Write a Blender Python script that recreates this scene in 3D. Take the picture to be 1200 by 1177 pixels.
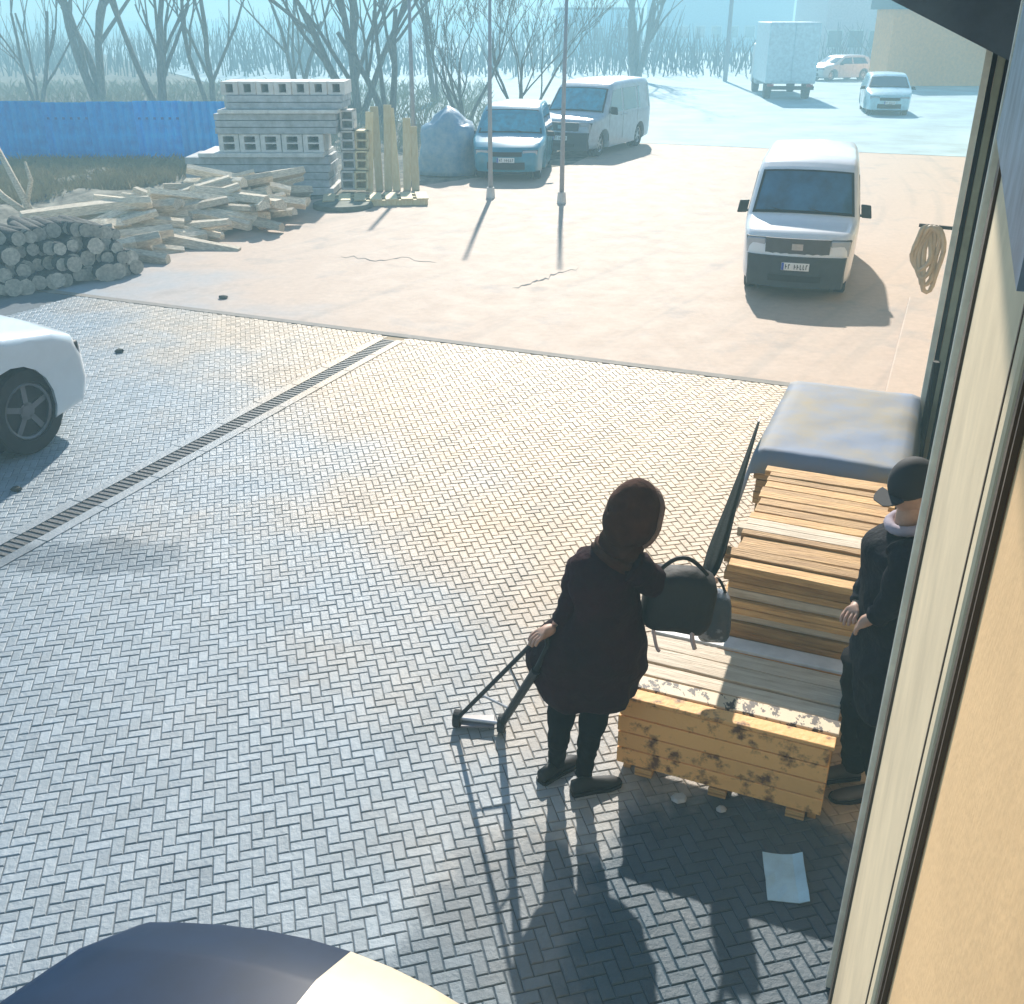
import bpy, bmesh, math, random
from mathutils import Vector, Matrix, noise
S = bpy.context.scene
for _o in list(bpy.data.objects): bpy.data.objects.remove(_o)
C = S.collection
R = math.radians
# ------------------------------------------------------------------ camera, sky, sun, exposure
H = 3.5; PITCH = R(25.9); F = 1170.0
cd = bpy.data.cameras.new('camera'); cam = bpy.data.objects.new('camera', cd); C.objects.link(cam)
cam.location = (0, 0, H); cam.rotation_euler = (R(90) - PITCH, 0, 0)
cd.sensor_width = 36; cd.lens = 36 * F / 1200; cd.clip_start = 0.03; cd.clip_end = 2000
S.camera = cam
SUN_AZ = R(3); SUN_EL = R(33)            # azimuth clockwise from +Y
w = bpy.data.worlds.new('World'); S.world = w; w.use_nodes = True
nt = w.node_tree; bg = nt.nodes['Background']
sk = nt.nodes.new('ShaderNodeTexSky'); sk.sky_type = 'NISHITA'; sk.sun_disc = False
sk.sun_elevation = SUN_EL; sk.sun_rotation = SUN_AZ; sk.air_density = 1.3; sk.dust_density = 0.15; sk.ozone_density = 2.5
nt.links.new(sk.outputs[0], bg.inputs[0]); bg.inputs[1].default_value = 0.10
sd = bpy.data.lights.new('sun', 'SUN'); sd.energy = 5.0; sd.angle = R(0.9); sd.color = (1.0, 0.92, 0.81)
so = bpy.data.objects.new('sun', sd); C.objects.link(so)
sv = Vector((math.sin(SUN_AZ) * math.cos(SUN_EL), math.cos(SUN_AZ) * math.cos(SUN_EL), math.sin(SUN_EL)))
so.rotation_euler = sv.to_track_quat('Z', 'Y').to_euler(); so.location = sv * 60
S.view_settings.view_transform = 'Standard'; S.view_settings.look = 'None'
S.view_settings.exposure = 0.78; S.view_settings.gamma = 1; S.view_settings.use_curve_mapping = False
S.render.engine = 'CYCLES'
S.cycles.volume_bounces = 1; S.cycles.max_bounces = 6

# ------------------------------------------------------------------ measuring: picture point -> world point
CP, SP = math.cos(PITCH), math.sin(PITCH)
def ray(px, py):
    r, d = px - 600.0, py - 588.5
    return Vector((r, F * CP - d * SP, -(F * SP + d * CP)))
def at(px, py, z=0.0):
    v = ray(px, py); return Vector((0, 0, H)) + v * ((z - H) / v.z)
def atY(px, py, Y):
    v = ray(px, py); return Vector((0, 0, H)) + v * (Y / v.y)
WA = R(22.9)                              # direction of the building wall and the drain
U = Vector((math.sin(WA), math.cos(WA), 0)); N = Vector((math.cos(WA), -math.sin(WA), 0))
def W(t, l, z=0.0): return U * t + N * l + Vector((0, 0, z))

# ------------------------------------------------------------------ tagging
def tag(o, label=None, cat=None, group=None, kind=None):
    if label: o['label'] = label
    if cat: o['category'] = cat
    if group: o['group'] = group
    if kind: o['kind'] = kind
    return o
def thing(name, label, cat, loc=(0, 0, 0), rz=0.0, group=None):
    o = bpy.data.objects.new(name, None); C.objects.link(o); o.empty_display_size = 0.2
    o.location = loc; o.rotation_euler = (0, 0, rz)
    return tag(o, label, cat, group)
def copy_tree(o, parent=None):
    c = o.copy(); C.objects.link(c); c.parent = parent
    for ch in list(KIDS.get(o.name, [])):
        n = copy_tree(bpy.data.objects[ch], c); KIDS.setdefault(c.name, []).append(n.name)
    return c
KIDS = {}
# ------------------------------------------------------------------ mesh helper
class MB:
    def __init__(s): s.v = []; s.f = []; s.M = None
    def add(s, vs, fs, M=None):
        n = len(s.v); s.v += [tuple((M @ Vector(p)) if M else p) for p in vs]; s.f += [tuple(i + n for i in f) for f in fs]
    def box(s, c, d, M=None, rot=None):
        x, y, z = d[0] / 2, d[1] / 2, d[2] / 2; c = Vector(c)
        vs = [Vector((a * x, b * y, e * z)) for a in (-1, 1) for b in (-1, 1) for e in (-1, 1)]
        if rot is not None: vs = [rot @ p for p in vs]
        vs = [p + c for p in vs]
        s.add(vs, [(0, 1, 3, 2), (4, 6, 7, 5), (0, 4, 5, 1), (2, 3, 7, 6), (0, 2, 6, 4), (1, 5, 7, 3)], M)
    def tube(s, pts, rs, n=8, cap=True, M=None, closed=False):
        pts = [Vector(p) for p in pts]
        if not hasattr(rs, '__len__'): rs = [rs] * len(pts)
        prev = None; vs = []; fs = []
        for i, p in enumerate(pts):
            a = pts[max(i - 1, 0)]; b = pts[min(i + 1, len(pts) - 1)]
            if closed: a = pts[i - 1]; b = pts[(i + 1) % len(pts)]
            d = (b - a).normalized()
            if prev is None:
                q = Vector((0, 0, 1)) if abs(d.z) < .9 else Vector((1, 0, 0)); x = d.cross(q).normalized()
            else: x = (prev - d * prev.dot(d)).normalized()
            prev = x; y = d.cross(x)
            for k in range(n):
                t = 2 * math.pi * k / n; vs.append(p + (x * math.cos(t) + y * math.sin(t)) * rs[i])
        m = len(pts)
        for i in range(m if closed else m - 1):
            for k in range(n):
                a = i * n + k; b = i * n + (k + 1) % n; c2 = ((i + 1) % m) * n
                fs.append((a, b, c2 + (k + 1) % n, c2 + k))
        if cap and not closed:
            fs.append(tuple(range(n - 1, -1, -1))); fs.append(tuple((m - 1) * n + k for k in range(n)))
        s.add(vs, fs, M)
    def rings(s, rs, cap=True, M=None):           # rs: list of equal-length point loops
        n = len(rs[0]); vs = [p for r in rs for p in r]; fs = []
        for i in range(len(rs) - 1):
            for k in range(n): fs.append((i * n + k, i * n + (k + 1) % n, (i + 1) * n + (k + 1) % n, (i + 1) * n + k))
        if cap: fs.append(tuple(range(n - 1, -1, -1))); fs.append(tuple((len(rs) - 1) * n + k for k in range(n)))
        s.add(vs, fs, M)
    def ball(s, c, r, n=10, m=7, M=None):
        c = Vector(c); r = r if hasattr(r, '__len__') else (r, r, r); L = []
        for j in range(m + 1):
            t = math.pi * (j + .02) / (m + .04)
            L.append([c + Vector((r[0] * math.sin(t) * math.cos(2 * math.pi * k / n), r[1] * math.sin(t) * math.sin(2 * math.pi * k / n), -r[2] * math.cos(t))) for k in range(n)])
        s.rings(L, True, M)
    def build(s, name, mat, parent=None, smooth=False, bevel=0, sub=0, post=None):
        me = bpy.data.meshes.new(name); me.from_pydata([tuple(p) for p in s.v], [], s.f)
        bm = bmesh.new(); bm.from_mesh(me); bmesh.ops.recalc_face_normals(bm, faces=bm.faces)
        if post: post(bm)
        bm.to_mesh(me); bm.free()
        return link(name, me, mat, parent, smooth, bevel, sub)
def link(name, me, mat, parent=None, smooth=False, bevel=0, sub=0):
    if mat and not me.materials: me.materials.append(mat)
    if smooth: me.shade_smooth()
    o = bpy.data.objects.new(name, me); C.objects.link(o)
    if parent is not None: o.parent = parent; KIDS.setdefault(parent.name, []).append(o.name)
    if bevel:
        b = o.modifiers.new('b', 'BEVEL'); b.width = bevel; b.segments = 2; b.limit_method = 'ANGLE'; b.angle_limit = R(35)
    if sub:
        q = o.modifiers.new('s', 'SUBSURF'); q.levels = sub; q.render_levels = sub
    return o
# ------------------------------------------------------------------ materials
MC = {}
def mat(name, col, rough=.7, metal=0, var=.12, scale=6, bump=0.0, bscale=60, col2=None, spec=.5, coat=0, stretch=None, lo=.35, hi=.65, rnd=0, alpha=1, trans=0, coords='Object', attr=0):
    if name in MC: return MC[name]
    m = bpy.data.materials.new(name); m.use_nodes = True; t = m.node_tree; b = t.nodes['Principled BSDF']
    b.inputs['Roughness'].default_value = rough; b.inputs['Metallic'].default_value = metal
    b.inputs['Specular IOR Level'].default_value = spec; b.inputs['Coat Weight'].default_value = coat; b.inputs['Coat Roughness'].default_value = .05
    b.inputs['Alpha'].default_value = alpha; b.inputs['Transmission Weight'].default_value = trans
    tc = t.nodes.new('ShaderNodeTexCoord'); mp = t.nodes.new('ShaderNodeMapping'); t.links.new(t.nodes.new('ShaderNodeNewGeometry').outputs['Position'] if coords == 'World' else tc.outputs[coords], mp.inputs[0])
    if stretch: mp.inputs['Scale'].default_value = stretch
    nz = t.nodes.new('ShaderNodeTexNoise'); nz.inputs['Scale'].default_value = scale; nz.inputs['Detail'].default_value = 6; nz.inputs['Roughness'].default_value = .65
    t.links.new(mp.outputs[0], nz.inputs[0])
    rp = t.nodes.new('ShaderNodeValToRGB'); c2 = col2 if col2 else tuple(min(1, c * (1 + var * 1.5)) for c in col); c1 = col if col2 else tuple(c * (1 - var) for c in col)
    rp.color_ramp.elements[0].position = lo; rp.color_ramp.elements[1].position = hi
    rp.color_ramp.elements[0].color = (*c1, 1); rp.color_ramp.elements[1].color = (*c2, 1)
    t.links.new(nz.outputs[0], rp.inputs[0]); out = rp.outputs[0]
    if rnd or attr:
        if attr:
            src = t.nodes.new('ShaderNodeAttribute'); src.attribute_name = 'rnd'; ro = src.outputs['Fac']; amt = attr
        else:
            src = t.nodes.new('ShaderNodeObjectInfo'); ro = src.outputs['Random']; amt = rnd
        mr = t.nodes.new('ShaderNodeMapRange'); mr.inputs['To Min'].default_value = 1 - amt; mr.inputs['To Max'].default_value = 1 + amt
        t.links.new(ro, mr.inputs[0]); hs = t.nodes.new('ShaderNodeHueSaturation'); t.links.new(mr.outputs[0], hs.inputs['Value']); t.links.new(out, hs.inputs['Color']); out = hs.outputs[0]
    t.links.new(out, b.inputs['Base Color'])
    if bump:
        n2 = t.nodes.new('ShaderNodeTexNoise'); n2.inputs['Scale'].default_value = bscale; n2.inputs['Detail'].default_value = 5
        t.links.new(mp.outputs[0], n2.inputs[0]); bp = t.nodes.new('ShaderNodeBump'); bp.inputs['Strength'].default_value = bump; bp.inputs['Distance'].default_value = .02
        t.links.new(n2.outputs[0], bp.inputs['Height']); t.links.new(bp.outputs[0], b.inputs['Normal'])
    MC[name] = m; return m

def ground_mat(name, cool, warm, rough, spec=.5, bump=.25, attr=0, shade_patches=True):
    """yard surface: cool grey stone that turns to a warm sandy tone through the middle of the yard, with stains; world coordinates"""
    m = bpy.data.materials.new(name); m.use_nodes = True; t = m.node_tree; b = t.nodes['Principled BSDF']; L = t.links.new
    g = t.nodes.new('ShaderNodeNewGeometry'); pos = g.outputs['Position']
    def nz(sc, det=5, ro=.6):
        n = t.nodes.new('ShaderNodeTexNoise'); n.inputs['Scale'].default_value = sc; n.inputs['Detail'].default_value = det; n.inputs['Roughness'].default_value = ro; L(pos, n.inputs[0]); return n.outputs[0]
    def math_(op, a, b2, cl=False):
        n = t.nodes.new('ShaderNodeMath'); n.operation = op; n.use_clamp = cl
        for i, q in enumerate((a, b2)):
            if isinstance(q, (int, float)): n.inputs[i].default_value = q
            else: L(q, n.inputs[i])
        return n.outputs[0]
    def mix(fac, a, c):
        n = t.nodes.new('ShaderNodeMix'); n.data_type = 'RGBA'
        if isinstance(fac, (int, float)): n.inputs[0].default_value = fac
        else: L(fac, n.inputs[0])
        for i, q in ((6, a), (7, c)):
            if isinstance(q, tuple): n.inputs[i].default_value = (*q, 1)
            else: L(q, n.inputs[i])
        return n.outputs[2]
    sp = t.nodes.new('ShaderNodeSeparateXYZ'); L(pos, sp.inputs[0]); X, Y = sp.outputs[0], sp.outputs[1]
    # broad ragged band where the ground turns from cool to warm sandy colour
    band = math_('ADD', math_('MULTIPLY', X, .22), math_('MULTIPLY', Y, .12)); band = math_('ADD', band, -.50)
    band = math_('ADD', band, math_('MULTIPLY', math_('SUBTRACT', nz(.55), .5), 1.5), False)
    far = math_('MULTIPLY', math_('SUBTRACT', Y, 24), .07)
    far = math_('MAXIMUM', far, 0.0)
    band = math_('SUBTRACT', band, far, False)
    mr = t.nodes.new('ShaderNodeMapRange'); mr.interpolation_type = 'SMOOTHSTEP'; mr.inputs[1].default_value = -.32; mr.inputs[2].default_value = .52; L(band, mr.inputs[0])
    col = mix(mr.outputs[0], cool, warm)
    v = math_('ADD', math_('MULTIPLY', nz(9, 8, .7), .5), .75); hs = t.nodes.new('ShaderNodeHueSaturation'); L(col, hs.inputs['Color']); L(v, hs.inputs['Value']); col = hs.outputs[0]
    st = t.nodes.new('ShaderNodeMapRange'); st.inputs[1].default_value = .56; st.inputs[2].default_value = .72; L(nz(1.1, 7, .62), st.inputs[0])
    col = mix(math_('MULTIPLY', st.outputs[0], .38), col, (cool[0] * .45, cool[1] * .5, cool[2] * .55))
    # tyre tracks along the driving direction
    tt_ = math_('ADD', math_('MULTIPLY', X, U.x), math_('MULTIPLY', Y, U.y)); ll_ = math_('ADD', math_('MULTIPLY', X, N.x), math_('MULTIPLY', Y, N.y))
    ll_ = math_('ADD', ll_, math_('MULTIPLY', math_('SINE', math_('MULTIPLY', tt_, .22), 0), .9))
    cb = t.nodes.new('ShaderNodeCombineXYZ'); L(math_('MULTIPLY', tt_, .10), cb.inputs[0]); L(math_('MULTIPLY', ll_, 2.6), cb.inputs[1])
    tn = t.nodes.new('ShaderNodeTexNoise'); tn.inputs['Scale'].default_value = 1; tn.inputs['Detail'].default_value = 4; L(cb.outputs[0], tn.inputs[0])
    tm = t.nodes.new('ShaderNodeMapRange'); tm.inputs[1].default_value = .54; tm.inputs[2].default_value = .68; L(tn.outputs[0], tm.inputs[0])
    col = mix(math_('MULTIPLY', math_('MULTIPLY', tm.outputs[0], nz(5, 6, .7)), .45), col, (cool[0] * .55, cool[1] * .52, cool[2] * .48))
    if shade_patches:
        # stand's cast shade painted as ragged dark blue patches, plus one near the drain
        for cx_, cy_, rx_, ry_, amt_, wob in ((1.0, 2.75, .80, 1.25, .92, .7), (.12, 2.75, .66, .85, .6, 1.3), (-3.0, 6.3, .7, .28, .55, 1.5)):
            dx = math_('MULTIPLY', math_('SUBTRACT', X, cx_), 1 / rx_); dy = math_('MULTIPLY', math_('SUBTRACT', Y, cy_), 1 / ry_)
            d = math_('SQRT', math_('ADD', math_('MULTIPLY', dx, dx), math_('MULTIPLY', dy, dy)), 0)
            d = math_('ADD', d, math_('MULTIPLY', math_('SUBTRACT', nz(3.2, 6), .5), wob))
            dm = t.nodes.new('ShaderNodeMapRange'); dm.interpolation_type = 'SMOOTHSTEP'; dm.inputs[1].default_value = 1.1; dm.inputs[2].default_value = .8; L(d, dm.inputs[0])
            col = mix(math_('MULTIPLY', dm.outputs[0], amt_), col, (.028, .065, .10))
    if attr:
        a = t.nodes.new('ShaderNodeAttribute'); a.attribute_name = 'rnd'
        m2 = t.nodes.new('ShaderNodeMapRange'); m2.inputs['To Min'].default_value = 1 - attr; m2.inputs['To Max'].default_value = 1 + attr; L(a.outputs['Fac'], m2.inputs[0])
        h2 = t.nodes.new('ShaderNodeHueSaturation'); L(col, h2.inputs['Color']); L(m2.outputs[0], h2.inputs['Value']); col = h2.outputs[0]
    L(col, b.inputs['Base Color']); b.inputs['Specular IOR Level'].default_value = spec
    rr = t.nodes.new('ShaderNodeMapRange'); rr.inputs['To Min'].default_value = rough - .1; rr.inputs['To Max'].default_value = rough + .12; L(nz(2.3), rr.inputs[0]); L(rr.outputs[0], b.inputs['Roughness'])
    bp = t.nodes.new('ShaderNodeBump'); bp.inputs['Strength'].default_value = bump; bp.inputs['Distance'].default_value = .02; L(nz(34, 6, .7), bp.inputs['Height']); L(bp.outputs[0], b.inputs['Normal'])
    return m
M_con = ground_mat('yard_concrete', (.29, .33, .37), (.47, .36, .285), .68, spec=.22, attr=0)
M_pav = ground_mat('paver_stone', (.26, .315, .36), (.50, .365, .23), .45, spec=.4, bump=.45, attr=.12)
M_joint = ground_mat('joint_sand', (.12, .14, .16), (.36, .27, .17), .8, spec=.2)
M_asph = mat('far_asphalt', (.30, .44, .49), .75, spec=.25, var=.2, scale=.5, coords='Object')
M_soil = mat('soil', (.19, .18, .15), .95, spec=.1, var=.5, scale=3, bump=.6, bscale=20)
M_cream = mat('cream_render', (.64, .52, .35), .75, var=.1, scale=2.5, bump=.05, bscale=120)
M_tan = mat('tan_render', (.66, .43, .22), .8, var=.12, scale=1.2, bump=.06, bscale=90)
M_white = mat('white_paint', (.78, .78, .80), .28, var=.03, scale=3, coat=.6)
M_whitecar = mat('pale_paint', (.62, .70, .76), .3, var=.04, scale=3, coat=.6)
M_black = mat('black_plastic', (.012, .013, .016), .55, var=.3, spec=.3)
M_rubber = mat('tyre_rubber', (.018, .018, .02), .85, var=.3)
M_metal = mat('steel', (.42, .43, .45), .35, metal=.9, var=.15)
M_glass = mat('dark_glass', (.02, .05, .08), .06, var=.2, spec=.9, coat=.8)
M_lamp = mat('lamp_lens', (.34, .37, .42), .12, var=.1, coat=.8, spec=.8)
M_wood = mat('board_wood', (.42, .22, .075), .65, col2=(.70, .43, .17), scale=4, stretch=(1, 14, 14), bump=.6, bscale=8, rnd=.28)
M_woodp = mat('pale_board', (.48, .38, .27), .65, col2=(.72, .62, .48), scale=4, stretch=(1, 12, 12), bump=.4, bscale=8, rnd=.12)
M_woodm = mat('stained_board', (.86, .48, .17), .65, col2=(.16, .07, .03), scale=9, lo=.52, hi=.64, coords='World', bump=.3, bscale=30, rnd=.1)
M_bark = mat('bark', (.10, .085, .07), .9, col2=(.24, .21, .18), scale=14, stretch=(1, 1, .3), bump=.8, bscale=25)
M_logd = mat('dark_bark', (.025, .028, .025), .9, col2=(.09, .09, .08), scale=12, bump=.8, bscale=25, rnd=.3)
M_logend = mat('sawn_end', (.26, .25, .21), .85, col2=(.5, .46, .38), scale=20, rnd=.25)
M_split = mat('split_wood', (.46, .38, .28), .8, col2=(.85, .74, .57), scale=10, stretch=(1, 6, 6), bump=.7, bscale=15, rnd=.3)
M_conc = mat('slab_concrete', (.38, .40, .41), .8, var=.2, scale=5, bump=.3, bscale=50, rnd=.1)
M_concp = mat('pale_concrete', (.62, .60, .56), .8, var=.12, scale=6, bump=.3, bscale=50, rnd=.1)
M_hole = mat('hole_dark', (.03, .035, .04), .9)
M_blue = mat('blue_sheet', (.005, .36, .97), .4, var=.22, scale=3, rnd=.14)
M_drain = mat('drain_iron', (.07, .075, .08), .6, var=.3, scale=30, bump=.3)
M_grass = mat('dry_grass', (.42, .34, .20), .9, col2=(.26, .23, .14), scale=2)

def sheet(name, pts, m, z, parent=None):
    b = MB(); b.add([(p[0], p[1], z) for p in pts], [tuple(range(len(pts)))]); o = b.build(name, m, parent)
    return o
# ------------------------------------------------------------------ ground
tag(sheet('ground', [(-900, -60), (900, -60), (900, 1200), (-900, 1200)], M_soil, -.03), kind='structure')
def quadTL(t0, t1, l0, l1): return [W(t0, l0), W(t0, l1), W(t1, l1), W(t1, l0)]
tag(sheet('yard', [W(10.46, -.0) + N * 3, W(10.46, -16), W(-4, -16), W(-4, 3)], M_joint, -.0055), kind='structure')
T0 = 10.45
yc = tag(sheet('concrete_yard', [W(T0, 4), W(60, 7), W(60, -12), W(26, -9.3), W(19.5, -12), W(15.5, -14.0), W(T0, -17)], M_con, 0.0), kind='structure')
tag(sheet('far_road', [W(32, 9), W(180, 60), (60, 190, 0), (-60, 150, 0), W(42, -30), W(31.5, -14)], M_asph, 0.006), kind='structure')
# left part beyond paving
# ---- paving
random.seed(4)
pv = bpy.data.objects.new('pavement', None); C.objects.link(pv); tag(pv, kind='structure')
PA = R(22.9 - 45 + 8); pc, ps = math.cos(PA), math.sin(PA)
bw = .058; pavers = []
n = 260
for i in range(-n, n):
    for j in range(-n, n):
        d = (i - j) % 4
        if d == 0: cx, cy, ori = (i + 1) * bw, (j + .5) * bw, 0
        elif d == 3: cx, cy, ori = (i + .5) * bw, (j + 1) * bw, 1
        else: continue
        wx = cx * pc + cy * ps - 2.5; wy = -cx * ps + cy * pc + 5.5
        t = wx * U.x + wy * U.y; l = wx * N.x + wy * N.y
        if t > T0 - .09 or t < .2 or l > .6 or l < -11: continue
        if -6.035 < l < -5.765: continue
        if wy < 1.2: continue
        ppx = 600 + 0
        pavers.append((wx, wy, ori))
def paver_geo(dz, tilt):
    L2, w2, g = bw - .0025, bw / 2 - .0025, .004
    a = [(-L2, -w2), (L2, -w2), (L2, w2), (-L2, w2)]; bvs = [(x - math.copysign(g, x), y - math.copysign(g, y)) for x, y in a]
    vs = [(x, y, -.013) for x, y in a] + [(x, y, -.003 + dz) for x, y in a] + [(x, y, dz + tilt[0] * x + tilt[1] * y) for x, y in bvs]
    fs = [(8, 9, 10, 11)] + [(k, (k + 1) % 4, 4 + (k + 1) % 4, 4 + k) for k in range(4)] + [(4 + k, 4 + (k + 1) % 4, 8 + (k + 1) % 4, 8 + k) for k in range(4)]
    return vs, fs
variants = []
for k in range(14):
    vs, fs = paver_geo(random.uniform(-.0015, .0015), (random.uniform(-.015, .015), random.uniform(-.03, .03)))
    me = bpy.data.meshes.new('paver'); me.from_pydata(vs, [], fs); at_ = me.attributes.new('rnd', 'FLOAT', 'FACE')
    r_ = random.random(); at_.data.foreach_set('value', [r_] * len(fs)); me.materials.append(M_pav); variants.append(me)
def proj(p):
    v = Vector(p) - Vector((0, 0, H)); f = v.y * CP - v.z * SP; d = -(v.z * CP + v.y * SP)
    return 600 + F * v.x / f, 588.5 + F * d / f
def inview(p):
    x, y = proj(p); return -10 < x < 1210 and y < 1187
pavers.sort(key=lambda q: (0 if inview((q[0], q[1], 0)) else 1, q[0] ** 2 + q[1] ** 2))
big = MB(); rv = []
for k, (wx, wy, ori) in enumerate(pavers):
    ang = -PA + (R(90) if ori else 0)
    if k < 300:
        o = bpy.data.objects.new('paver', random.choice(variants)); C.objects.link(o); o.parent = pv; o.location = (wx, wy, 0); o.rotation_euler = (0, 0, ang)
    else:
        big_M = Matrix.Translation((wx, wy, 0)) @ Matrix.Rotation(ang, 4, 'Z')
        vs, fs = paver_geo(random.uniform(-.0015, .0015), (random.uniform(-.015, .015), random.uniform(-.03, .03)))
        big.add(vs, fs, big_M); rv += [random.random()] * len(fs)
me = bpy.data.meshes.new('paver_field'); me.from_pydata(big.v, [], big.f); a_ = me.attributes.new('rnd', 'FLOAT', 'FACE'); a_.data.foreach_set('value', rv)
o = link('paver_field', me, M_pav, pv); tag(o, kind='stuff')
# kerb joint at the far edge of the paving and the drain channel
b = MB(); b.box((0, 0, 0), (17.2, .12, .018)); o = b.build('edge_strip', mat('seam_stone', (.20, .18, .16), .8)); o.rotation_euler = (0, 0, -WA + R(90) - R(90)); 
o.rotation_euler = (0, 0, -WA - R(90)); o.location = W(T0 - .06, -5.5, -.004); tag(o, kind='structure'); o.rotation_euler = (0, 0, -WA); o.location = W(T0 - .05, -5.0, -.004)
b = MB()
dr = thing('drain_channel', 'long dark linear drain running diagonally across the paving at left', 'drain', W(5.9, -5.9, 0), -WA)
for sx in (-.135, .135):
    for k in range(14):
        b = MB(); b.box((sx, -4.3 + .614 * (k + .5), 0), (.10, .606, .016)); b.build('kerb', M_pav, dr, bevel=.003)
b = MB()
for k in range(143):
    b.box((0, -4.25 + k * .06, -.004), (.17, .03, .012))
o = b.build('grate', M_drain, dr); b = MB(); b.box((0, 0, -.02), (.18, 8.6, .01)); b.build('channel_bed', M_hole, dr)
# sand filling beside the drain beyond its end
for (px, py, s_) in ((140, 413, .06), (262, 350, .07), (845, 950, .03), (795, 938, .045), (20, 575, .05)):
    p = at(px, py); b = MB(); b.ball((0, 0, s_ * .3), (s_, s_ * .8, s_ * .4), 7, 4)
    for i_ in range(len(b.v)):
        q = Vector(b.v[i_]); b.v[i_] = tuple(q * (1 + .3 * noise.noise(q * 30 + p)))
    o = b.build('stone', M_conc if px > 700 else M_logd); o.location = p
    tag(o, {140: 'small dark stone lying on the open concrete beyond the white car', 262: 'dark stone on the concrete in front of the split log heap', 845: 'tiny pale stone in the shade before the wooden crate', 795: 'pale pebble beside the shaded corner of the wooden crate', 20: 'dark stone at the left edge behind the drain'}[px], 'stone')
random.seed(31)
for pts_, w_ in ((((600, 338), (622, 333), (636, 327), (655, 320), (684, 313)), .05), (((400, 300), (440, 306), (470, 302), (520, 310)), .03)):
    b = MB(); q = []
    for a_, c_ in zip(pts_, pts_[1:]):
        for k in range(6): q.append((at(a_[0], a_[1], .0035)).lerp(at(c_[0], c_[1], .0035), k / 6) + Vector((0, random.gauss(0, .05), 0)))
    V = []
    for i_, p in enumerate(q):
        hw_ = w_ * random.uniform(.25, 1) * (1 - abs(2 * i_ / (len(q) - 1) - 1) ** 3 * .8); V += [(p.x, p.y - hw_, p.z), (p.x, p.y + hw_, p.z)]
    b.add(V, [(2 * i_, 2 * i_ + 2, 2 * i_ + 3, 2 * i_ + 1) for i_ in range(len(q) - 1)])
    tag(b.build('crack', mat('crack_dirt', (.12, .12, .12), .95)), kind='structure')
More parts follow.
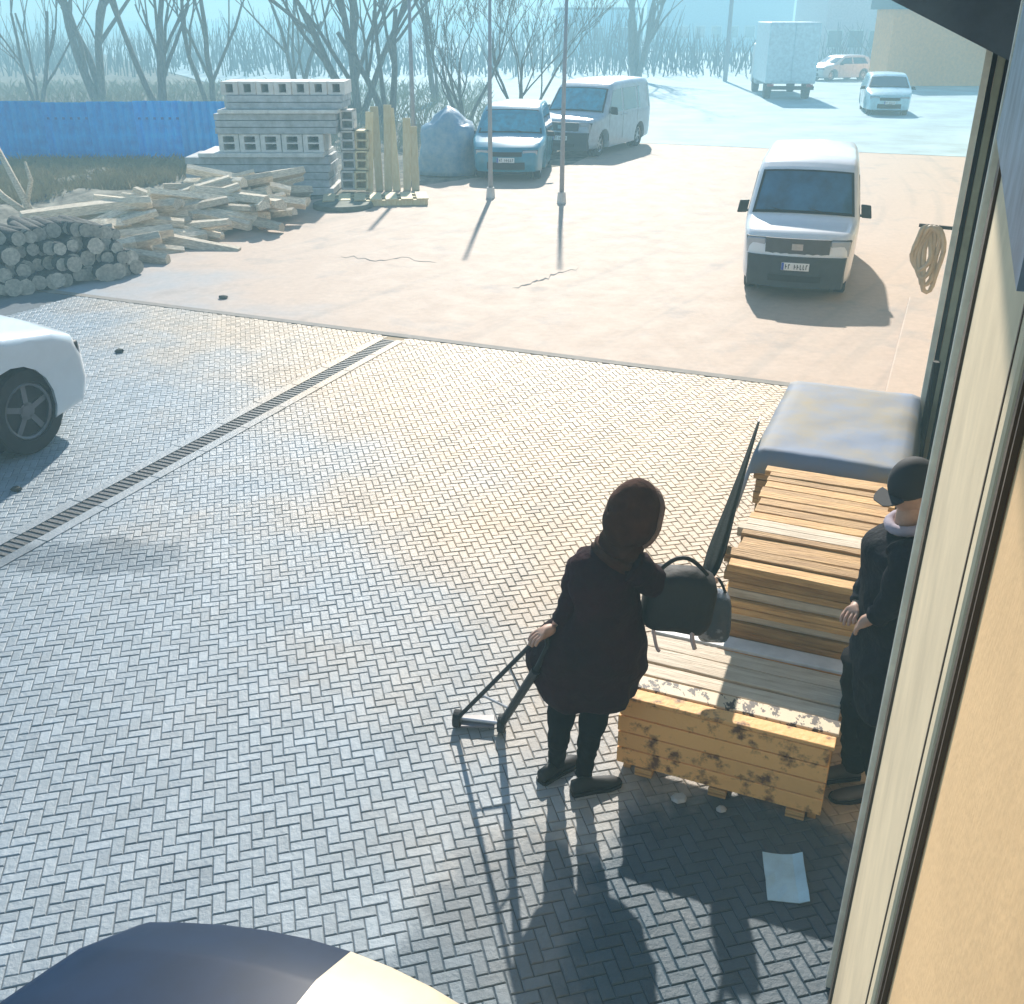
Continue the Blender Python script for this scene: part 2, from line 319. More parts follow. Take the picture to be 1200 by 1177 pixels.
# ------------------------------------------------------------------ cars
def smooth01(x): x = max(0, min(1, x)); return x * x * (3 - 2 * x)
class Car:
    """x forward, y left, z up; everything is laid out square, then curved by one bending function"""
    def __init__(s, P, label, cat, loc, heading, name='parked_car', group=None):
        s.P = P; s.root = thing(name, label, cat, loc, R(90) - heading, group); P0 = P
        s.build()
    def bend(s, p):
        P = s.P; x, y, z = p; hw = P['w'] / 2; Lf, Lr = P['xf'], P['xr']
        k = 1.0
        bz = P['belt']
        if z > bz: k *= 1 - P['tumble'] * (z - bz) / (P['h'] - bz)
        else: k *= 1 - .05 * ((bz - z) / bz) ** 2
        xf = (x - (Lf - .9)) / .9
        if xf > 0: k *= 1 - P.get('nose', .14) * xf * xf
        xr = ((Lr + .7) - x) / .7
        if xr > 0: k *= 1 - .08 * xr * xr
        yy = y * k; u = y / hw
        if x > 0: x2 = x - P.get('bow', .10) * u * u * smooth01(x / Lf + .2)
        else: x2 = x + .05 * u * u
        zz = z - .035 * u * u * smooth01((z - bz + .25) / .3)
        return (x2, yy, zz)
    def part(s, mb, name, m, parent=None, bevel=0, smooth=True):
        mb.v = [s.bend(p) for p in mb.v]; o = mb.build(name, m, parent or s.root, smooth=False, bevel=bevel)
        if smooth:
            o.data.shade_smooth(); 
            try: o.data.set_sharp_from_angle(angle=R(38))
            except Exception: pass
        return o
    def build(s):
        P = s.P; hw = P['w'] / 2; prof = P['profile']; r = P['wr']; axf, axr = P['axf'], P['axr']; gz = P['ground']
        # outline with wheel arches
        out = list(prof)                       # from rear-bottom, up, over the roof, to front-bottom
        def arch(cx):
            ra = r + .055; a0 = math.asin(min(1, (r - gz) / ra)); pts = []
            for k in range(13):
                a = -a0 + (math.pi + 2 * a0) * k / 12; pts.append((cx + ra * math.cos(a), r + ra * math.sin(a)))
            return pts
        poly = out + arch(axf) + arch(axr)
        bm = bmesh.new(); vs = [bm.verts.new((x, -hw, z)) for x, z in poly]; f = bm.faces.new(vs)
        e = bmesh.ops.extrude_face_region(bm, geom=[f]); nv = [v for v in e['geom'] if isinstance(v, bmesh.types.BMVert)]
        bmesh.ops.translate(bm, verts=nv, vec=(0, P['w'], 0)); bmesh.ops.recalc_face_normals(bm, faces=bm.faces)
        be = [ed for ed in bm.edges if abs(ed.verts[0].co.y - ed.verts[1].co.y) < 1e-5 and (max(ed.verts[0].co.z, ed.verts[1].co.z) > r * 2 + .12 or max(v.co.x for v in ed.verts) > axf + r + .1 or min(v.co.x for v in ed.verts) < axr - r - .1)]
        bmesh.ops.bevel(bm, geom=be, offset=P.get('edge', .06), segments=3, profile=.5, affect='EDGES')
        def cut(co, no): bmesh.ops.bisect_plane(bm, geom=bm.verts[:] + bm.edges[:] + bm.faces[:], plane_co=co, plane_no=no, dist=1e-4)
        for k in range(-4, 5): cut((0, k * hw / 5, 0), (0, 1, 0))
        z = .35
        while z < P['h']: cut((0, 0, z), (0, 0, 1)); z += .13
        cut((0, 0, P['belt']), (0, 0, 1))
        x = P['xr'] + .2
        while x < P['xf']: cut((x, 0, 0), (1, 0, 0)); x += .22
        for v in bm.verts: v.co = s.bend(v.co)
        me = bpy.data.meshes.new('body'); bm.to_mesh(me); bm.free()
        me.shade_smooth()
        try: me.set_sharp_from_angle(angle=R(40))
        except Exception: pass
        body = link('body', me, P['paint'], s.root)
        if 'wing_paint' in P:  # pale highlight set into the body colour of the right front
            me.materials.append(P['wing_paint'])
            for pl in me.polygons:
                if pl.center.x > .95 and pl.center.y < 0: pl.material_index = 1
        if 'roof_paint' in P:
            me.materials.append(P['roof_paint'])
            for pl in me.polygons:
                if pl.center.z > P['belt'] + .035 and pl.center.x < 1.2: pl.material_index = 1
        # underside block hides light under the car
        b = MB(); b.box(((P['xf'] + P['xr']) / 2, 0, (gz + .5) / 2 + .02), (P['xf'] - P['xr'] - .35, P['w'] - .62, .42)); s.part(b, 'underbody', M_black)
        for cx, w_ in ((axf, 1), (axr, -1)):
            for sy in (-1, 1):
                b = MB(); yo = sy * (hw - .055); yi = sy * (hw - .27)
                yo *= 1 - (P.get('nose', .14) * .35 if cx > 0 else .03)
                rs = []
                for (yy, rr) in ((yi, r * .75), (yi, r * .96), (yi + (yo - yi) * .1, r), (yi + (yo - yi) * .9, r), (yo, r * .95), (yo + sy * .002, r * .68), (yi + (yo - yi) * .8, r * .64)):
                    rs.append([(cx + rr * math.cos(2 * math.pi * k / 28), yy, r + rr * math.sin(2 * math.pi * k / 28)) for k in range(28)])
                b.rings(rs); wh = b.build('wheel', M_rubber, s.root, smooth=True)
                try: wh.data.set_sharp_from_angle(angle=R(40))
                except Exception: pass
                b = MB(); yr = yi + (yo - yi) * .86
                b.tube([(cx, yr - sy * .06, r), (cx, yr, r)], [r * .20] * 2, 14)
                for k in range(P.get('spokes', 7)):
                    a = 2 * math.pi * k / P.get('spokes', 7) + .3; c_ = Vector((cx + r * .38 * math.cos(a), yr - sy * .015, r + r * .38 * math.sin(a)))
                    b.box(c_, (r * .52, .03, r * .13), rot=Matrix.Rotation(-a, 3, 'Y'))
                b.tube([(cx + r * .63 * math.cos(2 * math.pi * k / 24), yr, r + r * .63 * math.sin(2 * math.pi * k / 24)) for k in range(24)], .018, 6, closed=True)
                b.build('rim', P.get('rim', M_metal), wh)
                # dark liner of the wheel arch
                b = MB(); b.tube([(cx, sy * (hw - .34), r + .02), (cx, sy * (hw - .335), r + .02)], r + .05, 18); b.build('arch_liner', M_black, s.root)
        # glass: screen, rear screen
        def slab(p0, p1, yw0, yw1, off, rows=4, cols=8):
            (x0, z0), (x1, z1) = p0, p1; dx, dz = x1 - x0, z1 - z0; l = math.hypot(dx, dz); nx, nz_ = dz / l, -dx / l
            if nz_ < 0 and abs(nz_) > .3: nx, nz_ = -nx, -nz_
            b = MB(); V = []
            for layer in (off, -.02):
                for i in range(rows + 1):
                    v = i / rows; yw = yw0 + (yw1 - yw0) * v
                    for j in range(cols + 1):
                        y = (j / cols * 2 - 1) * yw; V.append((x0 + dx * v + nx * layer, y, z0 + dz * v + nz_ * layer))
            q = (rows + 1) * (cols + 1); Fc = []
            for i in range(rows):
                for j in range(cols):
                    a = i * (cols + 1) + j; Fc.append((a, a + 1, a + cols + 2, a + cols + 1)); Fc.append((a + q, a + q + cols + 1, a + q + cols + 2, a + q + 1))
            ed = [j for j in range(cols + 1)] + [i * (cols + 1) + cols for i in range(1, rows + 1)] + [rows * (cols + 1) + j for j in range(cols - 1, -1, -1)] + [i * (cols + 1) for i in range(rows - 1, 0, -1)]
            for k in range(len(ed)):
                a, c = ed[k], ed[(k + 1) % len(ed)]; Fc.append((a, a + q, c + q, c))
            b.add(V, Fc); return b
        ws = P['screen']
        s.part(slab(ws[0], ws[1], hw - .085, hw - .10, .008), 'windscreen_seal', M_black)
        gs = s.part(slab((ws[0][0] + (ws[1][0] - ws[0][0]) * .05, ws[0][1] + (ws[1][1] - ws[0][1]) * .05), (ws[0][0] + (ws[1][0] - ws[0][0]) * .95, ws[0][1] + (ws[1][1] - ws[0][1]) * .95), hw - .13, hw - .15, .016), 'windscreen', P.get('screen_mat', M_glass))
        rs_ = P['rear']
        s.part(slab(rs_[0], rs_[1], hw - .16, hw - .2, .012), 'rear_window', M_glass)
        b = MB()
        for y0 in (-.35, .3):
            pa = (ws[0][0] + .0, y0, ws[0][1] + .03); pb = (ws[0][0] + (ws[1][0] - ws[0][0]) * .22 + .02, y0 - .42, ws[0][1] + (ws[1][1] - ws[0][1]) * .14 + .03); b.tube([pa, pb], .009, 5)
        s.part(b, 'wiper', M_black)
        # side windows
        for sy in (-1, 1):
            for poly in P['side']:
                b = MB(); n = len(poly)
                # subdivide outline as rows for the tumblehome
                b.add([(x, sy * (hw + .006), z) for x, z in poly] + [(x, sy * (hw - .03), z) for x, z in poly], [tuple(range(n)), tuple(range(2 * n - 1, n - 1, -1))] + [(k, (k + 1) % n, n + (k + 1) % n, n + k) for k in range(n)])
                s.part(b, 'side_window', M_glass)
            # door seams and handles
            for x in P['seams']:
                b = MB(); b.box((x, sy * (hw + .001), (P['belt'] + .36) / 2), (.008, .01, P['belt'] - .38)); s.part(b, 'door_seam', M_black)
            for x in P['handles']:
                b = MB(); b.box((x, sy * (hw + .012), P['belt'] - .08), (.17, .03, .025)); s.part(b, 'door_handle', P['paint'], bevel=.006)
            m = P['mirror']; b = MB(); b.box((m[0], sy * (hw + .11), m[1]), (.10, .17, m[2])); b.box((m[0], sy * (hw + .01), m[1] - m[2] * .35), (.05, .12, .04)); s.part(b, 'side_mirror', M_black, bevel=.03)
            # head lamps
            hl = P['lamp']; b = MB(); b.box((hl[0] - .008, sy * (hw - hl[3] / 2 - .018), hl[1]), (.13, hl[3] + .01, hl[2] + .02)); sl_ = s.part(b, 'headlight', M_black, bevel=.02)
            b = MB(); b.box((hl[0] + .004, sy * (hw - hl[3] / 2 - .014), hl[1]), (.13, hl[3], hl[2])); s.part(b, 'lens', M_lamp, sl_, bevel=.02)
            tl = P['tail']; b = MB(); b.box((tl[0], sy * (hw - .12), tl[1]), (.08, .18, tl[2])); s.part(b, 'tail_light', mat('red_lens', (.4, .01, .01), .2, coat=.6), bevel=.02)
        for nm, x, z, yw, hh, d_, mt in P['front']:
            b = MB(); n_ = 8
            for k in range(n_):
                b.box((x, -yw + (k + .5) * 2 * yw / n_, z), (d_, 2 * yw / n_ + .001, hh))
            s.part(b, nm, mt, bevel=0)
        pl = P['plate']; b = MB(); b.box((pl[0], 0, pl[1]), (.012, .52, .115)); pp = s.part(b, 'number_plate', mat('plate_white', (.82, .82, .8), .4, var=.03), bevel=.003)
        b = MB(); b.box((pl[0] + .007, -.235, pl[1]), (.004, .045, .108)); s.part(b, 'plate_band', mat('plate_blue', (.02, .07, .4), .4), pp)
        # marks on the plate, too small to be read
        b = MB(); random.seed(9)
        for k in range(8):
            if k in (2,): continue
            y = -.18 + k * .055; b.box((pl[0] + .008, y, pl[1]), (.004, .012, .07)); b.box((pl[0] + .008, y + .014, pl[1] + random.choice((-.03, 0, .03))), (.004, .022, .012))
        s.part(b, 'plate_marks', M_black, pp)

def hatch(paint, h=1.48, **kw):
    P = dict(w=1.76, h=h, xf=2.05, xr=-2.0, belt=.93, tumble=.22, wr=.315, ground=.19, axf=1.28, axr=-1.26, paint=paint, edge=.07, nose=.18, bow=.16,
        profile=[(-1.93, .24), (-2.0, .45), (-1.98, .85), (-1.9, 1.0), (-1.62, h - .1), (-1.35, h - .02), (-.7, h), (0, h - .01), (.35, h - .06), (.58, h - .17), (1.14, 1.0), (1.30, .95), (1.75, .86), (1.95, .76), (2.03, .6), (2.05, .4), (1.98, .22)],
        screen=((1.12, 1.01), (.50, h - .13)), rear=((-1.87, 1.06), (-1.66, h - .17)),
        side=[[(-1.5, .98), (-.36, .98), (-.36, h - .12), (-1.28, h - .12)], [(-.28, .98), (.92, .98), (.38, h - .14), (-.28, h - .11)]],
        seams=[-.32, .86, -1.15], handles=[-.5, .62 - .9 + .4 - .3, ], mirror=(.82, 1.0, .12), lamp=(1.945, .635, .13, .40), tail=(-1.97, .85, .2),
        front=[('grille', 2.045, .62, .46, .10, .03, M_black), ('lower_intake', 2.05, .36, .55, .16, .03, M_black)], plate=(2.07, .49))
    P.update(kw); return P
def van_spec(paint):
    h = 1.90
    return dict(w=1.86, h=h, xf=2.25, xr=-2.4, belt=1.10, tumble=.13, wr=.33, ground=.2, axf=1.42, axr=-1.42, paint=paint, edge=.11, nose=.13, bow=.12,
        profile=[(-2.33, .24), (-2.4, .5), (-2.38, 1.1), (-2.30, h - .12), (-2.15, h), (-1, h + .02), (.3, h), (.62, h - .06), (.78, h - .15), (1.38, 1.14), (1.55, 1.08), (2.02, 1.0), (2.16, .9), (2.22, .7), (2.25, .45), (2.18, .24)],
        screen=((1.37, 1.16), (.80, h - .17)), rear=((-2.385, 1.15), (-2.32, h - .22)), screen_mat=mat('van_screen', (.02, .09, .16), .05, var=.4, scale=2, spec=.9, coat=1),
        side=[[(.0, 1.14), (1.16, 1.14), (.70, h - .2), (.0, h - .17)], [(-1.1, 1.14), (-.1, 1.14), (-.1, h - .17), (-1.1, h - .17)], [(-2.15, 1.14), (-1.2, 1.14), (-1.2, h - .17), (-2.1, h - .17)]],
        seams=[-.05, 1.1, -1.15], handles=[.15, -.25], mirror=(1.02, 1.2, .2), lamp=(2.12, .78, .24, .34), tail=(-2.38, 1.0, .45),
        front=[('grille', 2.205, .77, .58, .30, .03, mat('grille_grey', (.07, .075, .085), .4)), ('badge_bar', 2.225, .80, .10, .09, .02, M_metal), ('bumper', 2.22, .43, .90, .46, .12, mat('bumper_plastic', (.03, .04, .05), .6)), ('lower_intake', 2.285, .34, .5, .09, .02, M_black)],
        plate=(2.29, .52), spokes=6)
vp = at(927, 352); VH = R(22.9 + 180 - 6)
vloc = vp - Vector((math.sin(VH), math.cos(VH), 0)) * 1.95; vloc.z = 0
van = Car(van_spec(M_white), 'white van with dark lower bumper facing the camera near the building', 'van', vloc, VH, name='parked_van'); van.root.scale = (.88, .83, .90)
wp = at(44, 530)
cl = wp - U * 1.28 * 1.2 - N * (.88 * 1.2 - .12); cl.z = 0
wc = Car(hatch(M_whitecar, h=1.52, spokes=5, rim=mat('grey_alloy', (.13, .14, .16), .35, metal=.6), wr=.325, nose=.09), 'white car cut off by the left edge, front wing and dark wheel showing', 'car', cl, WA); wc.root.scale = (1.2, 1.2, 1.2)
# navy car just below the camera, pale highlight painted onto its right front
navy = mat('navy_roof', (.008, .02, .07), .38, var=.2, spec=.35)
NH = R(21)
nf = at(410, 1105, .80); nl = Vector((nf.x, nf.y, 0)) - Vector((math.sin(NH), math.cos(NH), 0)) * 1.95 
pc_ = hatch(mat('navy_paint', (.005, .016, .045), .4, coat=0, spec=.12, var=.1), h=1.44, wing_paint=mat('painted_highlight', (.60, .50, .36), .28, coat=.6, var=.05), screen_mat=mat('navy_glass', (.006, .03, .12), .25, var=.5, scale=1.5, spec=.4))  # wing_paint is the highlight painted onto the right front, not another body colour
pc_['front'] = []
near = Car(pc_, 'glossy dark navy car with a pale highlight painted over its right front, its bonnet just below the camera', 'car', nl, NH)
# distant cars
def far_car(px, py, heading, spec, label, cat='car', name='parked_car', group='cars parked far down the yard'):
    p = at(px, py); return Car(spec, label, cat, (p.x, p.y + 1.8, 0), R(heading), name=name)
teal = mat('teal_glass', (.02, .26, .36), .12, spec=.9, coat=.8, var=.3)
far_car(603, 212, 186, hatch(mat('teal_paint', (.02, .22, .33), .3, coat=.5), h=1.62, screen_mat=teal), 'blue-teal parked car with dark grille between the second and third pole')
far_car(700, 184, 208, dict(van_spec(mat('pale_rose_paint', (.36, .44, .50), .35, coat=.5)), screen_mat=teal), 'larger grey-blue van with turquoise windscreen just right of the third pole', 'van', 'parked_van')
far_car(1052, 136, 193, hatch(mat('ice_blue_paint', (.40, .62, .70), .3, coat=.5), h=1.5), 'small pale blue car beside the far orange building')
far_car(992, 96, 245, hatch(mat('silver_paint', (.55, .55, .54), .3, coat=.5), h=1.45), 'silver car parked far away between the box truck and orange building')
# box truck far away
p = at(925, 118); tk = thing('box_truck', 'pale box truck seen from behind far down the road', 'truck', (p.x, p.y, 0), R(-6))
b = MB(); b.box((0, 3, 2.0), (2.3, 5.2, 2.6)); cb = b.build('cargo_box', mat('truck_box', (.55, .68, .72), .5), tk, bevel=.04)
for sx in (-1, 1):
    b = MB(); b.box((sx * .56, .38, 2.0), (1.08, .04, 2.4)); b.build('rear_door', mat('truck_door', (.60, .70, .72), .5), tk, bevel=.01)
    b = MB(); b.box((sx * .9, .36, .62), (.3, .06, .12)); b.build('tail_light', MC['red_lens'], tk)
b = MB(); b.box((0, .4, .52), (2.2, .14, .16)); b.build('bumper', M_black, tk)
b = MB(); b.box((0, 6.6, 1.35), (2.1, 1.7, 1.9)); b.build('cab', mat('truck_cab', (.6, .65, .66), .4), tk, bevel=.1)
for y in (1.4, 6.3):
    for sx in (-1, 1):
        b = MB(); b.tube([(sx * .75, y, .45), (sx * 1.05, y, .45)], .45, 16); b.build('wheel', M_rubber, tk)
# ------------------------------------------------------------------ near building
LW, LR = .12, .52
wallthing = thing('shop_building', 'cream and tan rendered building wall along the right edge', 'building', (0, 0, 0), 0)
def wbox(t0, t1, l0, l1, z0, z1, name, m, parent=wallthing, bevel=0, smooth=False):
    b = MB(); b.box((0, 0, 0), (t1 - t0, l1 - l0, z1 - z0)); o = b.build(name, m, parent, bevel=bevel)
    c = W((t0 + t1) / 2, (l0 + l1) / 2, (z0 + z1) / 2); o.location = c; o.rotation_euler = (0, 0, R(90) - WA); return o
wbox(-3, 1.22, LW, LW + .45, 0, 3.9, 'wall', M_tan)
wbox(1.245, 3.02, LW - .012, LW + .42, 0, 3.9, 'door_panel', M_cream, bevel=.012)
M_strip = mat('strip_brown', (.07, .05, .035), .6)
wbox(1.212, 1.243, LW - .006, LW + .4, 0, 3.9, 'panel_gap', M_strip)
wbox(1.14, 1.152, LW - .008, LW - .001, 0, 3.9, 'cover_strip', M_strip)
wbox(1.32, 1.335, LW - .0135, LW - .0125, 0, 3.9, 'cover_strip', M_strip)
wbox(3.024, 3.05, LW - .035, LW + .3, 0, 3.9, 'corner_bead', mat('pale_trim', (.70, .66, .56), .6), bevel=.006)
wbox(3.053, 3.10, LW - .022, LW + .3, 0, 3.9, 'corner_bead', M_black, bevel=.006)
wbox(2.70, 2.86, LW - .020, LW - .0125, 0, 3.9, 'cover_strip', M_strip)
trimm = MC['pale_trim']
wbox(1.26, 3.01, LW - .030, LW - .0125, 3.22, 3.89, 'eave_shade_panel', mat('eave_shade_grey', (.16, .22, .28), .5, var=.3))  # added blue-grey sheet, stands in for eave shade on the wall top
wbox(3.103, 40, LR, LR + .4, 0, 4.1, 'rear_wall', M_cream)
for k_, (l_, w_, mm) in enumerate(((.07, .045, trimm), (.115, .035, M_black), (.15, .05, mat('olive_trim', (.30, .30, .22), .6)), (.20, .03, M_black), (.23, .06, trimm), (.29, .04, M_black), (.33, .2, trimm))):
    wbox(7.9 + .002 * k_, 7.98 + .003 * k_, l_, l_ + w_ - .002, 0, 3.6, 'frame_post', mm, bevel=.004)
wbox(8.02, 8.4, .14, LR - .003, 0, 3.0, 'porch_side', M_tan)
# roof overhang
wbox(-3, 40, LW - .55, LW + 3.5, 4.12, 4.26, 'eave', mat('eave_dark', (.09, .115, .14), .7))
wbox(-3, 3.1, LW, LW + .45, 3.903, 4.117, 'wall_head', M_cream)
# porch roof further along, with its sloping underside
b = MB(); A = [(7.2, LR - .003, 3.12), (7.2, -.58, 3.62), (7.2, -.58, 3.80), (7.2, LR - .003, 3.78)]
V = [W(t, l, z) for t, l, z in A] + [W(10.4, l, z) for t, l, z in A]
b.add(V, [(0, 1, 2, 3), (7, 6, 5, 4), (0, 4, 5, 1), (1, 5, 6, 2), (2, 6, 7, 3), (3, 7, 4, 0)]); o = b.build('porch_roof', MC['eave_dark'], wallthing)
# black standing pole beside the man, hose coil on the wall, step
p0 = at(1068, 600); p1 = atY(1098, 424, p0.y)
b = MB(); b.tube([(0, 0, 0), (p1.x - p0.x, 0, p1.z * .5), (p1.x - p0.x, 0, p1.z)], .028, 10); b.tube([(0, 0, 0), (0, 0, .03)], .13, 16)
o = b.build('standing_pole', M_black); o.location = (p0.x, p0.y, 0); tag(o, 'thin black standing pole behind the man in black, against the wall', 'pole')
b = MB(); b.box((0, 0, 0), (4.2, .62, .26)); o = b.build('stone_step', M_con, bevel=.02); o.location = W(12.2, .06, .0); o.rotation_euler = (0, 0, R(90) - WA); tag(o, 'low tan rendered step at the foot of the wall beside the van shadow', 'step')
ho = thing('hose_bundle', 'pale looped hose bundle hanging on the wall just right of the van', 'hose', W(12.2, LR - .34, 0)); random.seed(3)
for k in range(4):
    b = MB(); pts = []
    for j in range(20):
        a = 2 * math.pi * j / 20; pts.append(Vector((0, 0, 1.05 + .04 * k)) - N * (.22 + .04 * k + (.09 + .02 * math.sin(3 * a + k)) * math.cos(a)) + Vector((0, 0, 1)) * (.36 - .04 * k) * math.sin(a) + U * (.03 * math.sin(2 * a + k)))
    b.tube(pts, .028, 7, closed=True); b.build('hose_loop', mat('hose_pale', (.42, .34, .24), .6), ho, smooth=True)
b = MB(); b.tube([N * .33 + Vector((0, 0, 1.4)), -N * .42 + Vector((0, 0, 1.42))], .02, 8); b.build('hook', M_black, ho)
# ------------------------------------------------------------------ the stand: crates and boards
def obox(name, m, parent, t0, t1, l0, l1, z0, z1, bevel=.004, rx=0, rz=0):
    b = MB(); b.box((0, 0, 0), (l1 - l0, t1 - t0, z1 - z0)); o = b.build(name, m, parent, bevel=bevel)
    base = parent.location if parent is not None else Vector()
    c = W((t0 + t1) / 2, (l0 + l1) / 2, (z0 + z1) / 2) - base; o.location = c; o.rotation_euler = (rx, 0, -WA + rz); return o
random.seed(11)
CL, CR = -1.08, -.06
cr = thing('wooden_crate', 'low orange wooden crate with stained slatted front at the near end of the stand', 'crate', W(4.3, -.57, 0))
CH = .44
for k in range(4):
    z0 = .05 + k * .1
    obox('slat', M_woodm, cr, 3.94, 3.965, CL + random.uniform(-.006, .006), CR + random.uniform(-.006, .006), z0, z0 + .092, rz=random.uniform(-.004, .004))
    obox('slat', M_wood, cr, 3.97, 4.66, CL, CL + .022, z0, z0 + .092)
    obox('slat', M_wood, cr, 3.97, 4.66, CR - .022, CR, z0, z0 + .092)
for l in (CL + .03, -.6, CR - .06): obox('corner_post', M_wood, cr, 3.967, 4.0, l, l + .04, .0, .43)
for l in (CL + .1, -.6, CR - .16): obox('skid', M_wood, cr, 3.93, 4.66, l, l + .09, 0, .045)
# crate's lid boards: stained near boards, pale far ones
tt = 3.93
for wd, m_, dz in ((.085, M_woodm, 0), (.105, mat('printed_board', (.64, .52, .36), .6, col2=(.05, .035, .03), scale=22, lo=.53, hi=.56, stretch=(1, .6, 1), coords='World'), .004), (.10, M_woodp, .0), (.13, M_woodp, .006), (.12, M_woodp, 0), (.11, mat('white_board', (.66, .66, .66), .5, var=.1), .012)):
    obox('lid_board', m_, cr, tt, tt + wd, CL - .01 + random.uniform(-.012, .012), CR + random.uniform(-.02, .02), .452 + dz, .472 + dz, rz=random.uniform(-.01, .01)); tt += wd + .014
# dark fittings on the lid
for (px, py, sx, sy) in ((842, 838, .09, .10), (958, 842, .06, .10), (945, 778, .035, .03), (858, 862, .06, .02)):
    pass
ds = thing('board_stack', 'tall stack of orange and brown boards behind the low crate', 'wood stack', W(5.4, -.37, 0))
t0s, t1s, z = 4.74, 6.22, .0
zz = .06
for l in (-.7, -.1): obox('bearer', M_wood, ds, t0s, t1s, l, l + .09, 0, .055)
rowi = 0
while zz < .82:
    th = random.choice((.05, .06, .045))
    for j in range(1 if zz < .78 else 1):
        obox('board', M_wood if rowi % 3 else M_woodp, ds, t0s + random.uniform(0, .03), t0s + .20, -.75 + random.uniform(-.02, .03), .0 + random.uniform(-.03, .02), zz, zz + th - .006, rz=random.uniform(-.01, .01))
        obox('board', M_wood, ds, t0s + .215, t1s - random.uniform(0, .04), -.75 + random.uniform(-.01, .03), .0 + random.uniform(-.04, .0), zz, zz + th - .006)
    zz += th; rowi += 1
tt = t0s - .02; k = 0
while tt < t1s - .08:
    wd = random.uniform(.05, .10)
    obox('board', random.choice((M_wood, M_wood, M_wood, M_wood, M_woodp)), ds, tt, tt + wd, -.76 + random.uniform(-.03, .03), .01 + random.uniform(-.04, .03), zz + random.uniform(0, .012), zz + .045 + random.uniform(0, .02), rz=random.uniform(-.02, .02), rx=random.uniform(-.06, .06))
    tt += wd + random.uniform(.003, .014); k += 1
# covered pack behind
ck = thing('sheeted_pack', 'far pack at the end of the stand under a bluish translucent plastic sheet', 'covered stack', W(7.1, -.4, 0))
for k in range(9): obox('board', M_wood, ck, 6.32, 7.85, -.88 + random.uniform(-.02, .02), .02, .04 + k * .092, .125 + k * .092)
b = MB(); V = []; nx, ny = 18, 26
for j in range(ny + 1):
    for i in range(nx + 1):
        l = -.97 + 1.10 * i / nx; t = 6.26 + 1.68 * j / ny; e = min(i, nx - i) ; e2 = min(j, ny - j)
        zz2 = .895 + .012 * noise.noise(Vector((t * 4, l * 4, 1))) + .006 * noise.noise(Vector((t * 14, l * 9, 4)))
        if e == 0: zz2 -= .30 + .05 * noise.noise(Vector((t * 3, l, 0)))
        elif e == 1: zz2 -= .02
        if e2 == 0: zz2 -= .14 + .04 * noise.noise(Vector((l * 5, 0, 0)))
        V.append(W(t, l, zz2) - ck.location)
b.add(V, [(j * (nx + 1) + i, j * (nx + 1) + i + 1, (j + 1) * (nx + 1) + i + 1, (j + 1) * (nx + 1) + i) for j in range(ny) for i in range(nx)])
o = b.build('plastic_sheet', mat('plastic_sheet', (.15, .20, .30), .7, col2=(.27, .22, .13), scale=1.1, coords='Object', spec=.4, lo=.40, hi=.62), ck, smooth=True)
sm = o.modifiers.new('t', 'SOLIDIFY'); sm.thickness = .003
# folded parasol along the left edge
pa = thing('folded_parasol', 'folded black parasol lying along the left edge of the board stack', 'parasol', W(4.5, -.86, 0))
A0, A1 = at(828, 682, .93), at(889, 495, .95); d = (A1 - A0)
b = MB(); pts = [A0 + d * k / 14 - pa.location for k in range(15)]; rs = [.02, .036, .04, .038, .034, .030, .027, .024, .021, .018, .016, .014, .012, .010, .008]
L = []
x_ = d.cross(Vector((0, 0, 1))).normalized(); y_ = d.normalized().cross(x_)
for i, (q, r_) in enumerate(zip(pts, rs)):
    L.append([q + (x_ * math.cos(a * math.pi / 12) + y_ * math.sin(a * math.pi / 12)) * r_ * (1 + .22 * math.cos(6 * a * math.pi / 12 + i * .12)) for a in range(24)])
b.rings(L); b.build('canopy', mat('black_cloth', (.006, .010, .010), .9, bump=.3, spec=.1), pa, smooth=True)
b = MB(); b.tube([A0 - d.normalized() * .35 - pa.location, A0 - pa.location], .016, 8); b.build('pole', M_metal, pa)
b = MB(); b.tube([A1 - pa.location, A1 + d.normalized() * .1 - pa.location], .008, 6); b.build('tip', M_metal, pa)
obox('strap_band', M_black, None, 0, .01, 0, .01, 0, .01) if False else None
# packages: light sheet on shaded ground
p = at(920, 1030); b = MB(); V = []
for j in range(6):
    for i in range(5):
        V.append((-.09 + .18 * i / 4, -.14 + .28 * j / 5, .004 + .02 * max(0, noise.noise(Vector((i * .6, j * .7, 2)))) + (.02 if i == 4 else 0)))
b.add(V, [(j * 5 + i, j * 5 + i + 1, j * 5 + i + 6, j * 5 + i + 5) for j in range(5) for i in range(4)])
o = b.build('paper_sheet', mat('pale_blue_card', (.42, .62, .72), .6)); o.location = p; o.rotation_euler = (0, 0, R(-8)); q = o.modifiers.new('t', 'SOLIDIFY'); q.thickness = .004
tag(o, 'pale blue sheet of card lying in the shade before the crate', 'card')
